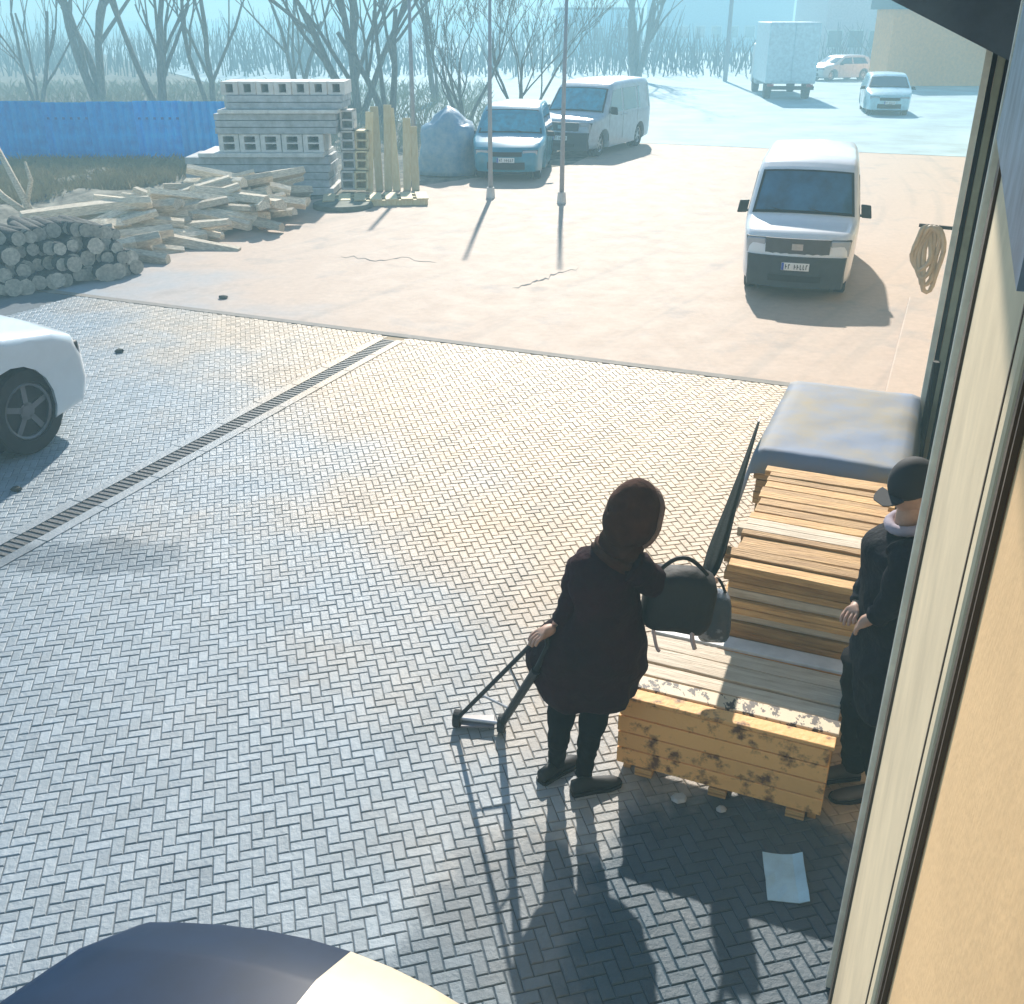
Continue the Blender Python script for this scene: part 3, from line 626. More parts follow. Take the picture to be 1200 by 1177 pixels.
# ------------------------------------------------------------------ people
def ring_at(cx, hw, py, Y, depth, n=28, dy=0, fold=0, ph=0, zoff=0):
    c = atY(cx, py, Y); c.y += dy; sc = (atY(cx + 1, py, Y) - atY(cx, py, Y)).length; L = []
    for k in range(n):
        a = 2 * math.pi * k / n; f = 1 + fold * (math.sin(5 * a + ph) * .6 + math.sin(9 * a + 1.7 * ph) * .4)
        L.append(Vector((c.x + math.cos(a) * hw * sc * f, c.y + math.sin(a) * depth * f, c.z + zoff)))
    return L
def interp(rows, m):
    out = []
    for i in range(len(rows) - 1):
        p0 = rows[max(i - 1, 0)]; p1 = rows[i]; p2 = rows[i + 1]; p3 = rows[min(i + 2, len(rows) - 1)]
        for k in range(m):
            t = k / m; out.append(tuple(.5 * (2 * b + (c - a) * t + (2 * a - 5 * b + 4 * c - d) * t * t + (3 * b - a - 3 * c + d) * t ** 3) for a, b, c, d in zip(p0, p1, p2, p3)))
    return out + [rows[-1]]
def garment(name, rows, Y, m, parent, fold=.03, wr=.012, sub=1, m_=4, off=Vector()):
    L = []; rr = interp(rows, m_)
    for i, (cx, hw, py, dep, dy) in enumerate(rr):
        f = fold * i / len(rr)
        r_ = ring_at(cx, hw, py, Y, dep, 32, dy, f, 1.1)
        r_ = [q + (q - atY(cx, py, Y)).normalized() * wr * noise.noise(q * 9) * 1.5 - off for q in r_]; L.append(r_)
    b = MB(); b.rings(L); return b.build(name, m, parent, smooth=True, sub=0)
def skin_chain(name, pts, rad, edges, m, parent, root=0, lv=2):
    me = bpy.data.meshes.new(name); me.from_pydata([tuple(p) for p in pts], edges, []); me.materials.append(m)
    sl = me.skin_vertices if me.skin_vertices else None
    o = bpy.data.objects.new(name, me); C.objects.link(o); o.parent = parent; KIDS.setdefault(parent.name, []).append(o.name)
    md = o.modifiers.new('skin', 'SKIN'); md.use_smooth_shade = True
    for i, r_ in enumerate(rad):
        sv_ = me.skin_vertices[0].data[i]; sv_.radius = (r_, r_); sv_.use_root = (i == root)
    q = o.modifiers.new('s', 'SUBSURF'); q.levels = lv; q.render_levels = lv; return o
def hand(parent, wrist, d, palm_n, m, curl=.9, name='hand'):
    """palm and five separate bent fingers; d = pointing direction, palm_n = out of the palm"""
    d = d.normalized(); s_ = d.cross(palm_n).normalized(); palm_n = s_.cross(d).normalized(); P = []; Rr = []; E = []
    def add(p, r_, pr=None):
        P.append(p); Rr.append(r_); i = len(P) - 1
        if pr is not None: E.append((pr, i))
        return i
    w0 = add(wrist, .026); w1 = add(wrist + d * .045, .030, w0); w2 = add(wrist + d * .075, .030, w1)
    for k, (o_, ln) in enumerate(((-.032, .062), (-.011, .074), (.011, .070), (.031, .056))):
        b0 = add(wrist + d * .09 + s_ * o_, .0105, w2); pos = P[b0]; dd = d.copy(); pr = b0
        for j in range(3):
            ang = curl * (.35 + .3 * j); dd = (dd * math.cos(ang) + palm_n * math.sin(ang)).normalized() if j == 0 else (Matrix.Rotation(curl * .7, 3, s_) @ dd if False else (dd * math.cos(curl * .7) + (s_.cross(dd) * -1 if False else palm_n * .9) * math.sin(curl * .7)).normalized())
            pos = pos + dd * ln * (.45, .3, .25)[j]; pr = add(pos, (.0098, .009, .0078)[j], pr)
    t0 = add(wrist + d * .035 - s_ * .03 + palm_n * .01, .013, w1); t1 = add(wrist + d * .065 - s_ * .05 + palm_n * .028, .011, t0); add(wrist + d * .088 - s_ * .048 + palm_n * .045, .009, t1)
    return skin_chain(name, P, Rr, E, m, parent, 0, 2)
M_skin = mat('skin', (.42, .25, .18), .55, var=.08, scale=20)
def head_mesh(parent, c, fwd, m, tilt=0.0, name='head'):
    """head with brow, sockets, nose, mouth, chin and ears; fwd = facing direction"""
    f = fwd.normalized(); up = Vector((0, 0, 1)); s_ = f.cross(up).normalized(); up = s_.cross(f).normalized(); b = MB(); L = []
    n, mm = 28, 20
    for j in range(mm + 1):
        t = math.pi * (j + .05) / (mm + .1); r_ = []
        for k in range(n):
            a = 2 * math.pi * k / n; x = math.sin(t) * math.cos(a); y = math.sin(t) * math.sin(a); z = -math.cos(t)
            px_, py_, pz_ = x * .098, y * .076, z * .118
            if z < 0: px_ *= 1 - .12 * (-z); py_ *= 1 - .28 * (-z) ** 1.3
            if z < -.2 and x > 0: px_ += .018 * math.exp(-((z + .8) / .25) ** 2) * math.exp(-(y / .4) ** 2)
            if x > 0:
                px_ += .026 * math.exp(-(y / .16) ** 2) * math.exp(-((z + .12) / .16) ** 2)        # nose
                px_ -= .012 * math.exp(-((abs(y) - .38) / .17) ** 2) * math.exp(-((z - .05) / .12) ** 2)  # eye sockets
                px_ += .007 * math.exp(-(y / .3) ** 2) * math.exp(-((z + .42) / .07) ** 2)        # lips
                px_ += .006 * math.exp(-((z - .2) / .1) ** 2)                                       # brow
            r_.append(c + f * px_ + s_ * py_ + up * pz_)
        L.append(r_)
    b.rings(L)
    o = b.build(name, m, parent, smooth=True, sub=1)
    for sg in (-1, 1):
        e = MB(); e.ball((0, 0, 0), (.018, .008, .030), 10, 6, Matrix.Translation(c + s_ * sg * .076) @ Matrix(((f.x, s_.x, up.x, 0), (f.y, s_.y, up.y, 0), (f.z, s_.z, up.z, 0), (0, 0, 0, 1))))
        e.build('ear', m, o, smooth=True)
        e = MB(); e.ball(c + f * .082 + s_ * sg * .030 + up * .006, .012, 10, 6); e.build('eye', mat('eye', (.5, .48, .45), .2), o, smooth=True)
    return o, f, s_, up
def shoe(parent, heel, d, m, ln=.26, name='shoe'):
    d = Vector((d.x, d.y, 0)).normalized(); s_ = Vector((d.y, -d.x, 0)); b = MB(); L = []
    for (u, w_, h_) in ((-.02, .02, .05), (0, .030, .08), (.25, .032, .085), (.45, .033, .07), (.7, .040, .052), (.9, .034, .04), (1, .014, .028)):
        r_ = []
        for k in range(12):
            a = 2 * math.pi * k / 12; r_.append(heel + d * u * ln + s_ * math.cos(a) * w_ + Vector((0, 0, .004 + h_ / 2 + math.sin(a) * h_ / 2)))
        L.append(r_)
    b.rings(L); o = b.build(name, m, parent, smooth=True)
    b = MB(); L2 = []
    for (u, w_) in ((-.03, .02), (0, .036), (.45, .04), (.72, .049), (.95, .036), (1.02, .015)):
        L2.append([heel + d * u * ln + s_ * w_ * sx + Vector((0, 0, z_)) for sx, z_ in ((-1, .001), (1, .001), (1, .02), (-1, .02))])
    b.rings(L2); b.build('sole', M_black, o); return o
# ---- woman
YW = at(678, 918).y
wo = thing('person', 'person in long dark burgundy hooded coat standing beside the board stack', 'person', (at(672, 915).x, YW, 0))
off = wo.location.copy()
def pW(px, py, dy=0, Y=YW): p = atY(px, py, Y + 0); s_ = (Y + dy) / Y; q = Vector((0, 0, H)) + (p - Vector((0, 0, H))) * s_; return q - off
fw = Vector((.85, .52, 0)).normalized()
footL = at(652, 910) - off; footR = at(684, 924) - off; footL.z = footR.z = 0
hipc = pW(688, 770); kL = pW(655, 862, .02); kR = pW(690, 868, -.03)
anL = footL + Vector((.0, .03, .09)); anR = footR + Vector((0, .03, .09))
P = [hipc, pW(692, 735), pW(706, 690), pW(722, 655), pW(735, 632), pW(742, 612),
     hipc + Vector((-.09, .03, -.05)), kL, anL, hipc + Vector((.08, -.05, -.05)), kR, anR,
     pW(690, 662, .12), pW(668, 702, .02), pW(650, 738, -.03), pW(750, 672, -.03), pW(778, 690, .02), pW(808, 683, .08)]
Rr = [.10, .09, .09, .055, .05, .05, .065, .045, .035, .065, .045, .035, .042, .036, .026, .042, .036, .026]
E = [(0, 1), (1, 2), (2, 3), (3, 4), (4, 5), (0, 6), (6, 7), (7, 8), (0, 9), (9, 10), (10, 11), (2, 12), (12, 13), (13, 14), (2, 15), (15, 16), (16, 17)]
skin_chain('body', P, Rr, E, M_skin, wo, 0, 2)
M_coat = mat('burgundy_coat', (.014, .006, .010), .9, col2=(.034, .008, .013), scale=3, bump=1, bscale=16, spec=.12)
M_trou = mat('black_trousers', (.005, .005, .008), .9, bump=.4, bscale=30, spec=.12)
rows = [  # centre px, half width px, row px, depth m, dy
    (728, 22, 640, .07, .0), (716, 42, 652, .10, 0), (711, 46, 668, .135, 0), (708, 44, 690, .15, 0), (704, 45, 715, .155, 0), (696, 57, 740, .17, 0), (687, 68, 762, .18, 0), (686, 69, 780, .18, 0), (687, 62, 797, .18, 0), (690, 52, 811, .17, 0), (690, 44, 815, .15, 0)]
garment('coat', rows, YW, M_coat, wo, .09, .022, off=off)
# sleeves
def sleeve(parent, pts, rs, m, name='sleeve'):
    pts = [Vector(p) for p in pts]; q = interp([tuple(p) + (r_,) for p, r_ in zip(pts, rs)], 5); b = MB()
    b.tube([Vector(p[:3]) for p in q], [p[3] * (1 + .08 * math.sin(i * 1.9)) for i, p in enumerate(q)], 14); return b.build(name, m, parent, smooth=True)
sleeve(wo, [pW(694, 656, .1), pW(680, 672, .02), pW(671, 704, -.02), pW(658, 730, -.04)], [.075, .075, .062, .05], M_coat)
sleeve(wo, [pW(736, 662, -.05), pW(750, 670, -.04), pW(778, 690, .02), pW(806, 684, .08)], [.085, .08, .064, .05], M_coat)
for a_, k_, h_ in ((anL, kL, hipc + Vector((-.09, .03, -.02))), (anR, kR, hipc + Vector((.08, -.05, -.02)))):
    sleeve(wo, [h_, (h_ + k_) / 2, k_, (k_ + a_) / 2, a_ + Vector((0, 0, -.02))], [.095, .078, .056, .047, .043], M_trou, 'trouser_leg')
shoe(wo, footL + Vector((-.08, -.05, 0)), Vector((.6, -.2, 0)) if False else Vector((.55, .5, 0)), M_black)
shoe(wo, footR + Vector((-.06, -.04, 0)), Vector((.8, .25, 0)), M_black)
hc = pW(744, 610)
hd, f_, s_, u_ = head_mesh(wo, hc, Vector((.8, .42, -.42)), M_skin)
M_hood = mat('brown_hood', (.038, .014, .010), .9, spec=.12, col2=(.075, .030, .020), scale=5, bump=.5, bscale=20)
# hood: shell open at the face
b = MB(); L = []; n, mm = 28, 16
for j in range(mm + 1):
    r_ = []
    t = R(2) + (R(124) - R(2)) * j / mm                # from the back of the head round to the opening
    for k in range(n):
        a = 2 * math.pi * k / n; ax = -math.cos(t); rad = math.sin(t)
        p = hc - f_ * .015 + f_ * ax * .145 + s_ * math.cos(a) * rad * .108 + u_ * (math.sin(a) * rad * (.172 if math.sin(a) > 0 else .15) + .012) - f_ * .03 * max(0, math.sin(a)) * rad
        r_.append(p + (p - hc).normalized() * .012 * noise.noise(p * 12))
    L.append(r_)
b.rings(L, False); o = b.build('hood', M_hood, wo, smooth=True); q = o.modifiers.new('t', 'SOLIDIFY'); q.thickness = .02
b = MB(); b.tube(L[-1], .016, 8, closed=True); b.build('hood_trim', mat('fur_trim', (.20, .12, .09), .9, bump=.6, bscale=60), o, smooth=True)
sleeve(wo, [hc - u_ * .10 - f_ * .05, pW(728, 640), pW(718, 655)], [.085, .105, .12], M_hood, 'collar')
hand(wo, pW(652, 735, -.05), (pW(636, 742, -.08) - pW(652, 735, -.05)), Vector((.2, 0, -1)), M_skin)
hand(wo, pW(804, 684, .08), (pW(822, 678, .1) - pW(804, 684, .08)), Vector((0, 0, -1)), M_skin, .7)
# hand bag carried on the arm
bgc = atY(795, 700, YW + .02)
bagt = thing('handbag', 'large black shoulder bag held out in front by the burgundy coat person', 'bag', (bgc.x, bgc.y, 0))
def soft(b, dim, c, seed=0, n=10, power=4, rot=None):
    L = []
    for j in range(n + 1):
        v = -1 + 2 * (j + .02) / (n + .04); r_ = []
        for k in range(20):
            a = 2 * math.pi * k / 20; ca, sa = math.cos(a), math.sin(a); e = 2 / power
            sq = (1 - abs(v) ** 3.5) ** (1 / 3.5)
            p = Vector((math.copysign(abs(ca) ** e, ca) * sq * dim[0], math.copysign(abs(sa) ** e, sa) * sq * dim[1], v * dim[2]))
            p *= 1 + .08 * noise.noise(p * 8 + Vector((seed, 0, 0)))
            if rot is not None: p = rot @ p
            r_.append(p + c)
        L.append(r_)
    b.rings(L)
b = MB(); soft(b, (.165, .10, .165), bgc - bagt.location + Vector((0, 0, -.01)), 3, rot=Matrix.Rotation(R(10), 3, 'Y')); b.build('pouch', mat('bag_leather', (.008, .008, .011), .7, bump=.4, bscale=18), bagt, smooth=True)
b = MB(); hz = bgc - bagt.location
b.tube([hz + Vector((-.12 + .24 * k / 10, -.02, .13 + .09 * math.sin(math.pi * k / 10))) for k in range(11)], .010, 7); b.build('handle', M_black, bagt, smooth=True)
b = MB(); b.tube([hz + Vector((.05 + .03 * k / 8, -.08, -.10 - .14 * k / 8 + .01 * math.sin(k))) for k in range(9)], .012, 6)
b.tube([hz + Vector((-.13 + .05 * k / 8, -.07, -.05 - .20 * math.sin(math.pi * k / 16))) for k in range(9)], .009, 6); b.build('strap', mat('pale_strap', (.45, .36, .36), .6), bagt, smooth=True)
# second small package: grey bundle next to the bag
bc2 = atY(836, 715, YW + .28)
bt = thing('carrier_bag', 'dark blue-grey carrier bag with pale print resting on the crate corner', 'bag', (bc2.x, bc2.y, 0))
b = MB(); soft(b, (.085, .09, .14), bc2 - bt.location + Vector((0, 0, -.03)), 7); b.build('pouch', mat('blue_grey_plastic', (.04, .06, .09), .35, col2=(.20, .24, .30), scale=9, lo=.55, hi=.62, bump=.7, bscale=12), bt, smooth=True)
b = MB(); q_ = bc2 - bt.location; b.tube([q_ + Vector((-.05 + .1 * k / 8, 0, .10 + .08 * math.sin(math.pi * k / 8))) for k in range(9)], .008, 6); b.build('handle', M_black, bt)
# ---- hand cart
hcL, hcR = at(536, 842, .05), at(588, 848, .05)
hct = thing('hand_cart', 'folding two-wheeled hand cart trailed behind the burgundy coat person', 'hand cart', (hcL.x, hcL.y, 0)); ho_ = hct.location.copy()
topL = atY(641, 737, YW - .06); topR = atY(628, 786, YW - .12)
for a_, c_, r_ in ((hcL, topL, .012), (hcR, topR, .022)):
    b = MB(); b.tube([a_ - ho_, c_ - ho_], r_, 8); b.build('rail', M_black, hct)
b = MB(); b.tube([topL - ho_, (topL + topR) / 2 + Vector((.03, 0, .02)) - ho_, topR - ho_], .014, 8); b.build('handle', M_black, hct, smooth=True)
ax = (hcR - hcL).normalized()
for p in (hcL, hcR):
    b = MB(); b.tube([p - ax * .02 - ho_, p + ax * .02 - ho_], .05, 18); wh_ = b.build('wheel', M_rubber, hct, bevel=.005)
    b = MB(); b.tube([p - ax * .024 - ho_, p + ax * .024 - ho_], .02, 10); b.build('hub', M_metal, wh_)
b = MB(); b.tube([hcL - ho_, hcR - ho_], .01, 8); b.build('axle', M_metal, hct)
pc2 = (hcL + hcR) / 2 - ho_; b = MB(); b.box(pc2 + Vector((-.01, .02, -.018)), ((hcR - hcL).length * .75, .10, .012)); b.build('toe_plate', mat('grey_plate', (.16, .15, .17), .5), hct, bevel=.003)
for k in (.3, .62):
    b = MB(); b.tube([hcL.lerp(topL, k) - ho_, hcR.lerp(topR, k) - ho_], .007, 6); b.build('crossbar', M_metal, hct)
# ---- man
fm = at(1003, 926); YM = fm.y
ma = thing('person', 'man all in black standing between the board stack and the wall', 'person', (fm.x, YM, 0)); off2 = ma.location.copy()
def pM(px, py, dy=0): return (Vector((0, 0, H)) + (atY(px, py, YM) - Vector((0, 0, H))) * ((YM + dy) / YM)) - off2
mfw = -N
hip = pM(1034, 780); mkL = pM(1004, 850, .05); mkR = pM(1022, 855, -.03); mfL = Vector((-.04, .10, 0)); mfR = Vector((.05, -.04, 0))
P = [hip, pM(1042, 735), pM(1052, 670), pM(1060, 628), pM(1064, 604), pM(1068, 580),
     hip + Vector((-.05, .08, -.04)), mkL, mfL + Vector((.05, 0, .09)), hip + Vector((.03, -.08, -.04)), mkR, mfR + Vector((.05, 0, .09)),
     pM(1040, 645, .2), pM(1012, 690, .16), pM(1003, 712, .1), pM(1062, 655, -.17), pM(1040, 712, -.17), pM(1020, 726, -.12)]
Rr = [.11, .10, .10, .06, .055, .05, .07, .05, .04, .07, .05, .04, .045, .038, .028, .045, .038, .028]
skin_chain('body', P, Rr, E, M_skin, ma, 0, 2)
M_jack = mat('black_jacket', (.007, .008, .015), .8, bump=1, bscale=16, var=.3, spec=.12)
rows = [(1066, 17, 622, .10, 0), (1060, 29, 632, .17, 0), (1054, 37, 648, .20, 0), (1050, 37, 680, .21, 0), (1046, 35, 715, .20, 0), (1040, 34, 750, .20, 0), (1034, 34, 785, .21, 0), (1028, 33, 815, .21, 0), (1025, 29, 826, .18, 0)]
garment('jacket', rows, YM, M_jack, ma, .05, .02, off=off2)
sleeve(ma, [pM(1052, 640, .15), pM(1036, 655, .2), pM(1016, 690, .16), pM(1008, 708, .11)], [.08, .078, .06, .048], M_jack)
sleeve(ma, [pM(1062, 642, -.14), pM(1062, 662, -.19), pM(1042, 708, -.18), pM(1026, 724, -.14)], [.08, .078, .06, .048], M_jack)
hand(ma, pM(1010, 706, .11), pM(1000, 716, .06) - pM(1010, 706, .11), Vector((.3, 0, -1)), M_skin, .8)
hand(ma, pM(1028, 722, -.13), pM(1014, 728, -.1) - pM(1028, 722, -.13), Vector((.3, 0, -1)), M_skin, .8)
for a_, k_, h_ in ((mfL + Vector((.05, 0, .08)), mkL, hip + Vector((-.05, .08, 0))), (mfR + Vector((.05, 0, .08)), mkR, hip + Vector((.03, -.08, 0)))):
    sleeve(ma, [h_, (h_ + k_) / 2, k_, (k_ + a_) / 2, a_], [.11, .095, .075, .068, .062], M_trou, 'trouser_leg')
for f0 in (mfL, mfR): shoe(ma, f0 + Vector((.08, 0, 0)), Vector((-.95, -.1, 0)), mat('grey_shoe', (.10, .09, .09), .6), .28)
hm = pM(1069, 573)
hd, f_, s_, u_ = head_mesh(ma, hm, Vector((-.85, -.25, -.4)), M_skin)
b = MB(); L = []
for j in range(13):
    t = R(3) + R(92) * j / 12; r_ = []
    for k in range(24):
        a = 2 * math.pi * k / 24; p = hm - f_ * .012 + f_ * math.cos(a) * math.sin(t) * .112 + s_ * math.sin(a) * math.sin(t) * .094 + u_ * (math.cos(t) * .125 + .02); r_.append(p)
    L.append(r_)
b.rings(L); cp = b.build('cap', mat('black_cap', (.012, .014, .02), .8), ma, smooth=True)
b = MB(); L = []
for j in range(6):
    u = j / 5; L.append([hm + u_ * (.022 + z_) + f_ * (.09 + .075 * u * math.cos(0)) * 1 + s_ * y_ for y_, z_ in ((-.075 * math.sqrt(1 - u * u * .8), 0), (.075 * math.sqrt(1 - u * u * .8), 0), (.075 * math.sqrt(1 - u * u * .8), .006), (-.075 * math.sqrt(1 - u * u * .8), .006))])
b.rings(L); b.build('cap_peak', MC['black_cap'], cp)
b = MB(); b.tube([pM(1064, 612) + Vector((math.cos(2 * math.pi * k / 16) * .075, math.sin(2 * math.pi * k / 16) * .085, .02 * math.cos(2 * math.pi * k / 16))) for k in range(16)], .024, 8, closed=True); b.build('scarf', mat('grey_scarf', (.34, .30, .36), .9, bump=.4, bscale=20), ma, smooth=True)
# ------------------------------------------------------------------ yard edge: logs, slabs, fence, grass, trees
random.seed(21)
def log_mesh(r, ln, n=10):
    b = MB(); L = []
    for j in range(6):
        u = j / 5 - .5; L.append([(u * ln, math.cos(2 * math.pi * k / n) * r * (1 + .12 * noise.noise(Vector((k * .9, j * .7, r * 50)))), math.sin(2 * math.pi * k / n) * r * (1 + .12 * noise.noise(Vector((k * .9, j * .7, r * 70))))) for k in range(n)])
    b.rings(L); me = bpy.data.meshes.new('log'); me.from_pydata([tuple(p) for p in b.v], [], b.f); me.materials.append(M_logd); me.materials.append(M_logend)
    for pl in me.polygons:
        if len(pl.vertices) == n: pl.material_index = 1
        else: pl.use_smooth = True
    return me
LM = [log_mesh(random.uniform(.085, .13), random.uniform(.8, 1.2)) for _ in range(8)]
A, B = at(-25, 352), at(170, 322); dirp = (B - A); nrm = Vector((-dirp.y, dirp.x, 0)).normalized()
cnt = 0
for row in range(4):
    for k in range(19 - row):
        u = (k + row * .5) / 19; base = A + dirp * u + nrm * (row * .10 + .5)
        z = .11 + row * .20 - max(0, u - .7) * .25 * row
        o = bpy.data.objects.new('log', random.choice(LM)); C.objects.link(o); o.location = base + nrm * random.uniform(-.15, .15) + Vector((0, 0, z))
        ang = math.atan2(nrm.y, nrm.x) + random.uniform(-.15, .15); o.rotation_euler = (random.uniform(0, 6), random.uniform(-.05, .05), ang); s0 = random.uniform(.85, 1.1); o.scale = (1, s0, s0)
        od = ['outermost', 'second', 'third', 'fourth', 'fifth', 'sixth', 'seventh', 'eighth', 'ninth', 'tenth', 'eleventh', 'twelfth', 'thirteenth', 'fourteenth', 'fifteenth', 'sixteenth', 'seventeenth', 'eighteenth', 'nineteenth'][18 - row - k]
        tag(o, f"{od} dark log from the right in the {['bottom', 'second', 'third', 'top'][row]} row behind the white car", 'log', 'round logs stacked end-on behind the white car'); cnt += 1
def split_mesh(ln, wd, th):
    b = MB(); L = []; bendy = random.uniform(-.08, .08)
    prof = [(-.5, -.4), (.5, -.5), (.55, .1), (.1, .55), (-.45, .3)]
    for j in range(6):
        u = j / 5 - .5; e = 1 - .3 * abs(u)
        L.append([(u * ln, a * wd * e + bendy * (1 - 4 * u * u) + .01 * noise.noise(Vector((j, a * 3, 1))), c_ * th * e) for a, c_ in prof])
    b.rings(L); me = bpy.data.meshes.new('split_log'); me.from_pydata([tuple(p) for p in b.v], [], b.f); me.materials.append(M_split); return me
SM = [split_mesh(random.uniform(1.1, 2.6), random.uniform(.16, .3), random.uniform(.14, .22)) for _ in range(9)]
A, B = at(75, 318), at(338, 262)
for k in range(112):
    u = random.random(); wdt = 1 - abs(u - .55) * .7; v = random.uniform(0, 1)
    hgt = .95 * (1 - abs(2 * v - 1)) * wdt * (.75 + .25 * random.random())
    p = A.lerp(B, u) + Vector((-.25, 1, 0)) * (v * 2.8)
    o = bpy.data.objects.new('split_log', random.choice(SM)); C.objects.link(o); o.location = p + Vector((0, 0, .1 + hgt * random.uniform(.5, 1)))
    o.rotation_euler = (random.uniform(-.6, .6), random.uniform(-.22, .25), random.gauss(.25, .55)); s0 = random.uniform(.7, 1.1); o.scale = (s0, s0, s0)
    tag(o, 'pale split log lying in the loose heap at the yard edge', 'log', 'pale split logs in the loose heap')
# leaning forked branch at the far left
p = at(20, 300); b = MB(); b.tube([(0, 0, 0), (-.15, 0, .5), (-.42, .05, 1.25)], [.07, .06, .04], 8); b.tube([(-.05, 0, .1), (-.5, .05, .45), (-.95, .1, 1.0)], [.06, .055, .035], 8); b.tube([(-.1, 0, .3), (.05, .02, .7), (.02, 0, 1.0)], [.045, .04, .02], 8)
o = b.build('forked_branch', M_split, smooth=True); o.location = p + Vector((0, .9, .35)); tag(o, 'pale forked branch standing up out of the log heap at far left', 'branch')
# soil bank
b = MB(); V = []; nx, ny = 40, 16; a0, a1 = at(-60, 330), at(345, 240)
for j in range(ny + 1):
    for i in range(nx + 1):
        q = a0.lerp(a1, i / nx) + Vector((-.3, 1, 0)) * (1.0 + j * .55); e = min(1, j / 4, (ny - j) / 4, (nx - i) / 6)
        V.append((q.x, q.y, -.02 + .45 * e * (.7 + .5 * noise.noise(q * .8))))
b.add(V, [(j * (nx + 1) + i, j * (nx + 1) + i + 1, (j + 1) * (nx + 1) + i + 1, (j + 1) * (nx + 1) + i) for j in range(ny) for i in range(nx)])
tag(b.build('soil_bank', M_soil, smooth=True), kind='structure')
def grass_field(n_, region, m, seed, hmin=.15, hmax=.55, name='dry_grass', label='dry tan grass growing behind the log heap', z0=.0):
    random.seed(seed); b = MB()
    for _ in range(n_):
        q = region(); h_ = random.uniform(hmin, hmax); a = random.uniform(0, 6.28); dx, dy = math.cos(a) * .012, math.sin(a) * .012; lx, ly = random.gauss(0, .35) * h_, random.gauss(0, .35) * h_
        b.add([(q.x - dx, q.y - dy, z0), (q.x + dx, q.y + dy, z0), (q.x + lx * .4 + dx * .7, q.y + ly * .4 + dy * .7, z0 + h_ * .6), (q.x + lx, q.y + ly, z0 + h_)], [(0, 1, 2), (0, 2, 3)])
    tag(b.build(name, m), label, 'grass', kind='stuff')
def reg1():
    u, v = random.random(), random.random(); q = at(-80, 300).lerp(at(230, 246), u) + Vector((-.3, 1, 0)) * (2.2 + v * 7); return q
grass_field(26000, reg1, M_grass, 5, .15, .5, z0=.05)
def reg2():
    y = random.uniform(30, 60); return Vector((random.uniform(-60, y * (-.02)), y, 0))
grass_field(30000, reg2, mat('far_grass', (.22, .24, .16), .9, col2=(.34, .30, .2), scale=.3), 6, .2, .6, label='rough grass on the waste ground beyond the blue fence')
# blue fence
YF = at(100, 205).y
fe = thing('blue_fence', 'long bright blue corrugated sheet fence behind the log heap', 'fence', (-12, YF, 0))
FX0, FX1 = -30.0, atY(300, 205, YF).x
nP = int((FX1 - FX0) / 1.1)
def corr(w_, h_):
    b = MB(); n_ = 12; V = []
    for i in range(n_ + 1):
        for z_ in (0, h_): V.append((i / n_ * w_, .035 * (1 if (i % 2) else -1), z_))
    b.add(V, [(2 * i, 2 * i + 2, 2 * i + 3, 2 * i + 1) for i in range(n_)]); me = bpy.data.meshes.new('sheet_panel'); me.from_pydata([tuple(p) for p in b.v], [], b.f); me.materials.append(M_blue); return me
pm = corr(1.11, 1.66)
for k in range(nP):
    o = bpy.data.objects.new('sheet_panel', pm); C.objects.link(o); o.parent = fe; o.location = (FX0 + 12 + k * 1.1, .03 * (k % 2), .02 + random.uniform(-.02, .02)); o.modifiers.new('t', 'SOLIDIFY').thickness = .004
for k in range(0, nP + 1, 2):
    b = MB(); b.box((FX0 + 12 + k * 1.1, .09, .86), (.06, .06, 1.7)); b.build('post', M_metal, fe)
for z_ in (.4, 1.3):
    b = MB(); b.box(((FX0 + FX1) / 2 + 12, .055, z_), (FX1 - FX0, .03, .05)); b.build('rail', mat('blue_rail', (.02, .14, .42), .5), fe)
# ---- slab stacks
SY = at(310, 228).y; sx0, sx1 = atY(235, 228, SY).x, atY(398, 228, SY).x
def px2x(px, Y=SY): return atY(px, 228, Y).x
def zof(py, Y=SY): return atY(300, py, Y).z
def slab_box(name, x0, x1, y0, y1, z0, z1, m, label, cat, bevel=.01, group=None):
    b = MB(); b.box((0, 0, 0), (x1 - x0, y1 - y0, z1 - z0)); o = b.build(name, m, None, bevel=bevel); o.location = ((x0 + x1) / 2, (y0 + y1) / 2, (z0 + z1) / 2); o.rotation_euler = (0, 0, random.uniform(-.012, .012)); tag(o, label, cat, group); return o
tiers = [(228, 217, sx0 - .5, sx1 - .0, 'pale beam under the lowest slab pack', M_concp), (190, 184, sx0 - .1, sx1 - .3, 'pale edge slab between lower and middle packs', M_concp), (143, 138, px2x(268), px2x(405), 'pale edge slab between middle and top packs', M_concp)]
def pack(z0, z1, x0, x1, lab, ns):
    th = (z1 - z0) / ns; root = thing('slab_pack', lab, 'slab stack', ((x0 + x1) / 2, SY + .6, z0))
    for k in range(ns):
        b = MB(); b.box((random.uniform(-.03, .03), 0, th * (k + .5)), (x1 - x0, 1.2, th - .014)); b.build('slab', M_conc, root, bevel=.008)
    return root
def beam(z0, z1, x0, x1, lab): slab_box('concrete_beam', x0, x1, SY - .12, SY + 1.25, z0, z1, M_concp, lab, 'beam')
beam(0, .14, px2x(205), px2x(392), 'pale concrete beam at the very bottom of the slab stack')
pack(.145, .78, px2x(222), px2x(388), 'lowest pack of grey concrete slabs in the stack', 4)
beam(.785, .87, px2x(240), px2x(384), 'pale concrete beam above the lowest slab pack')
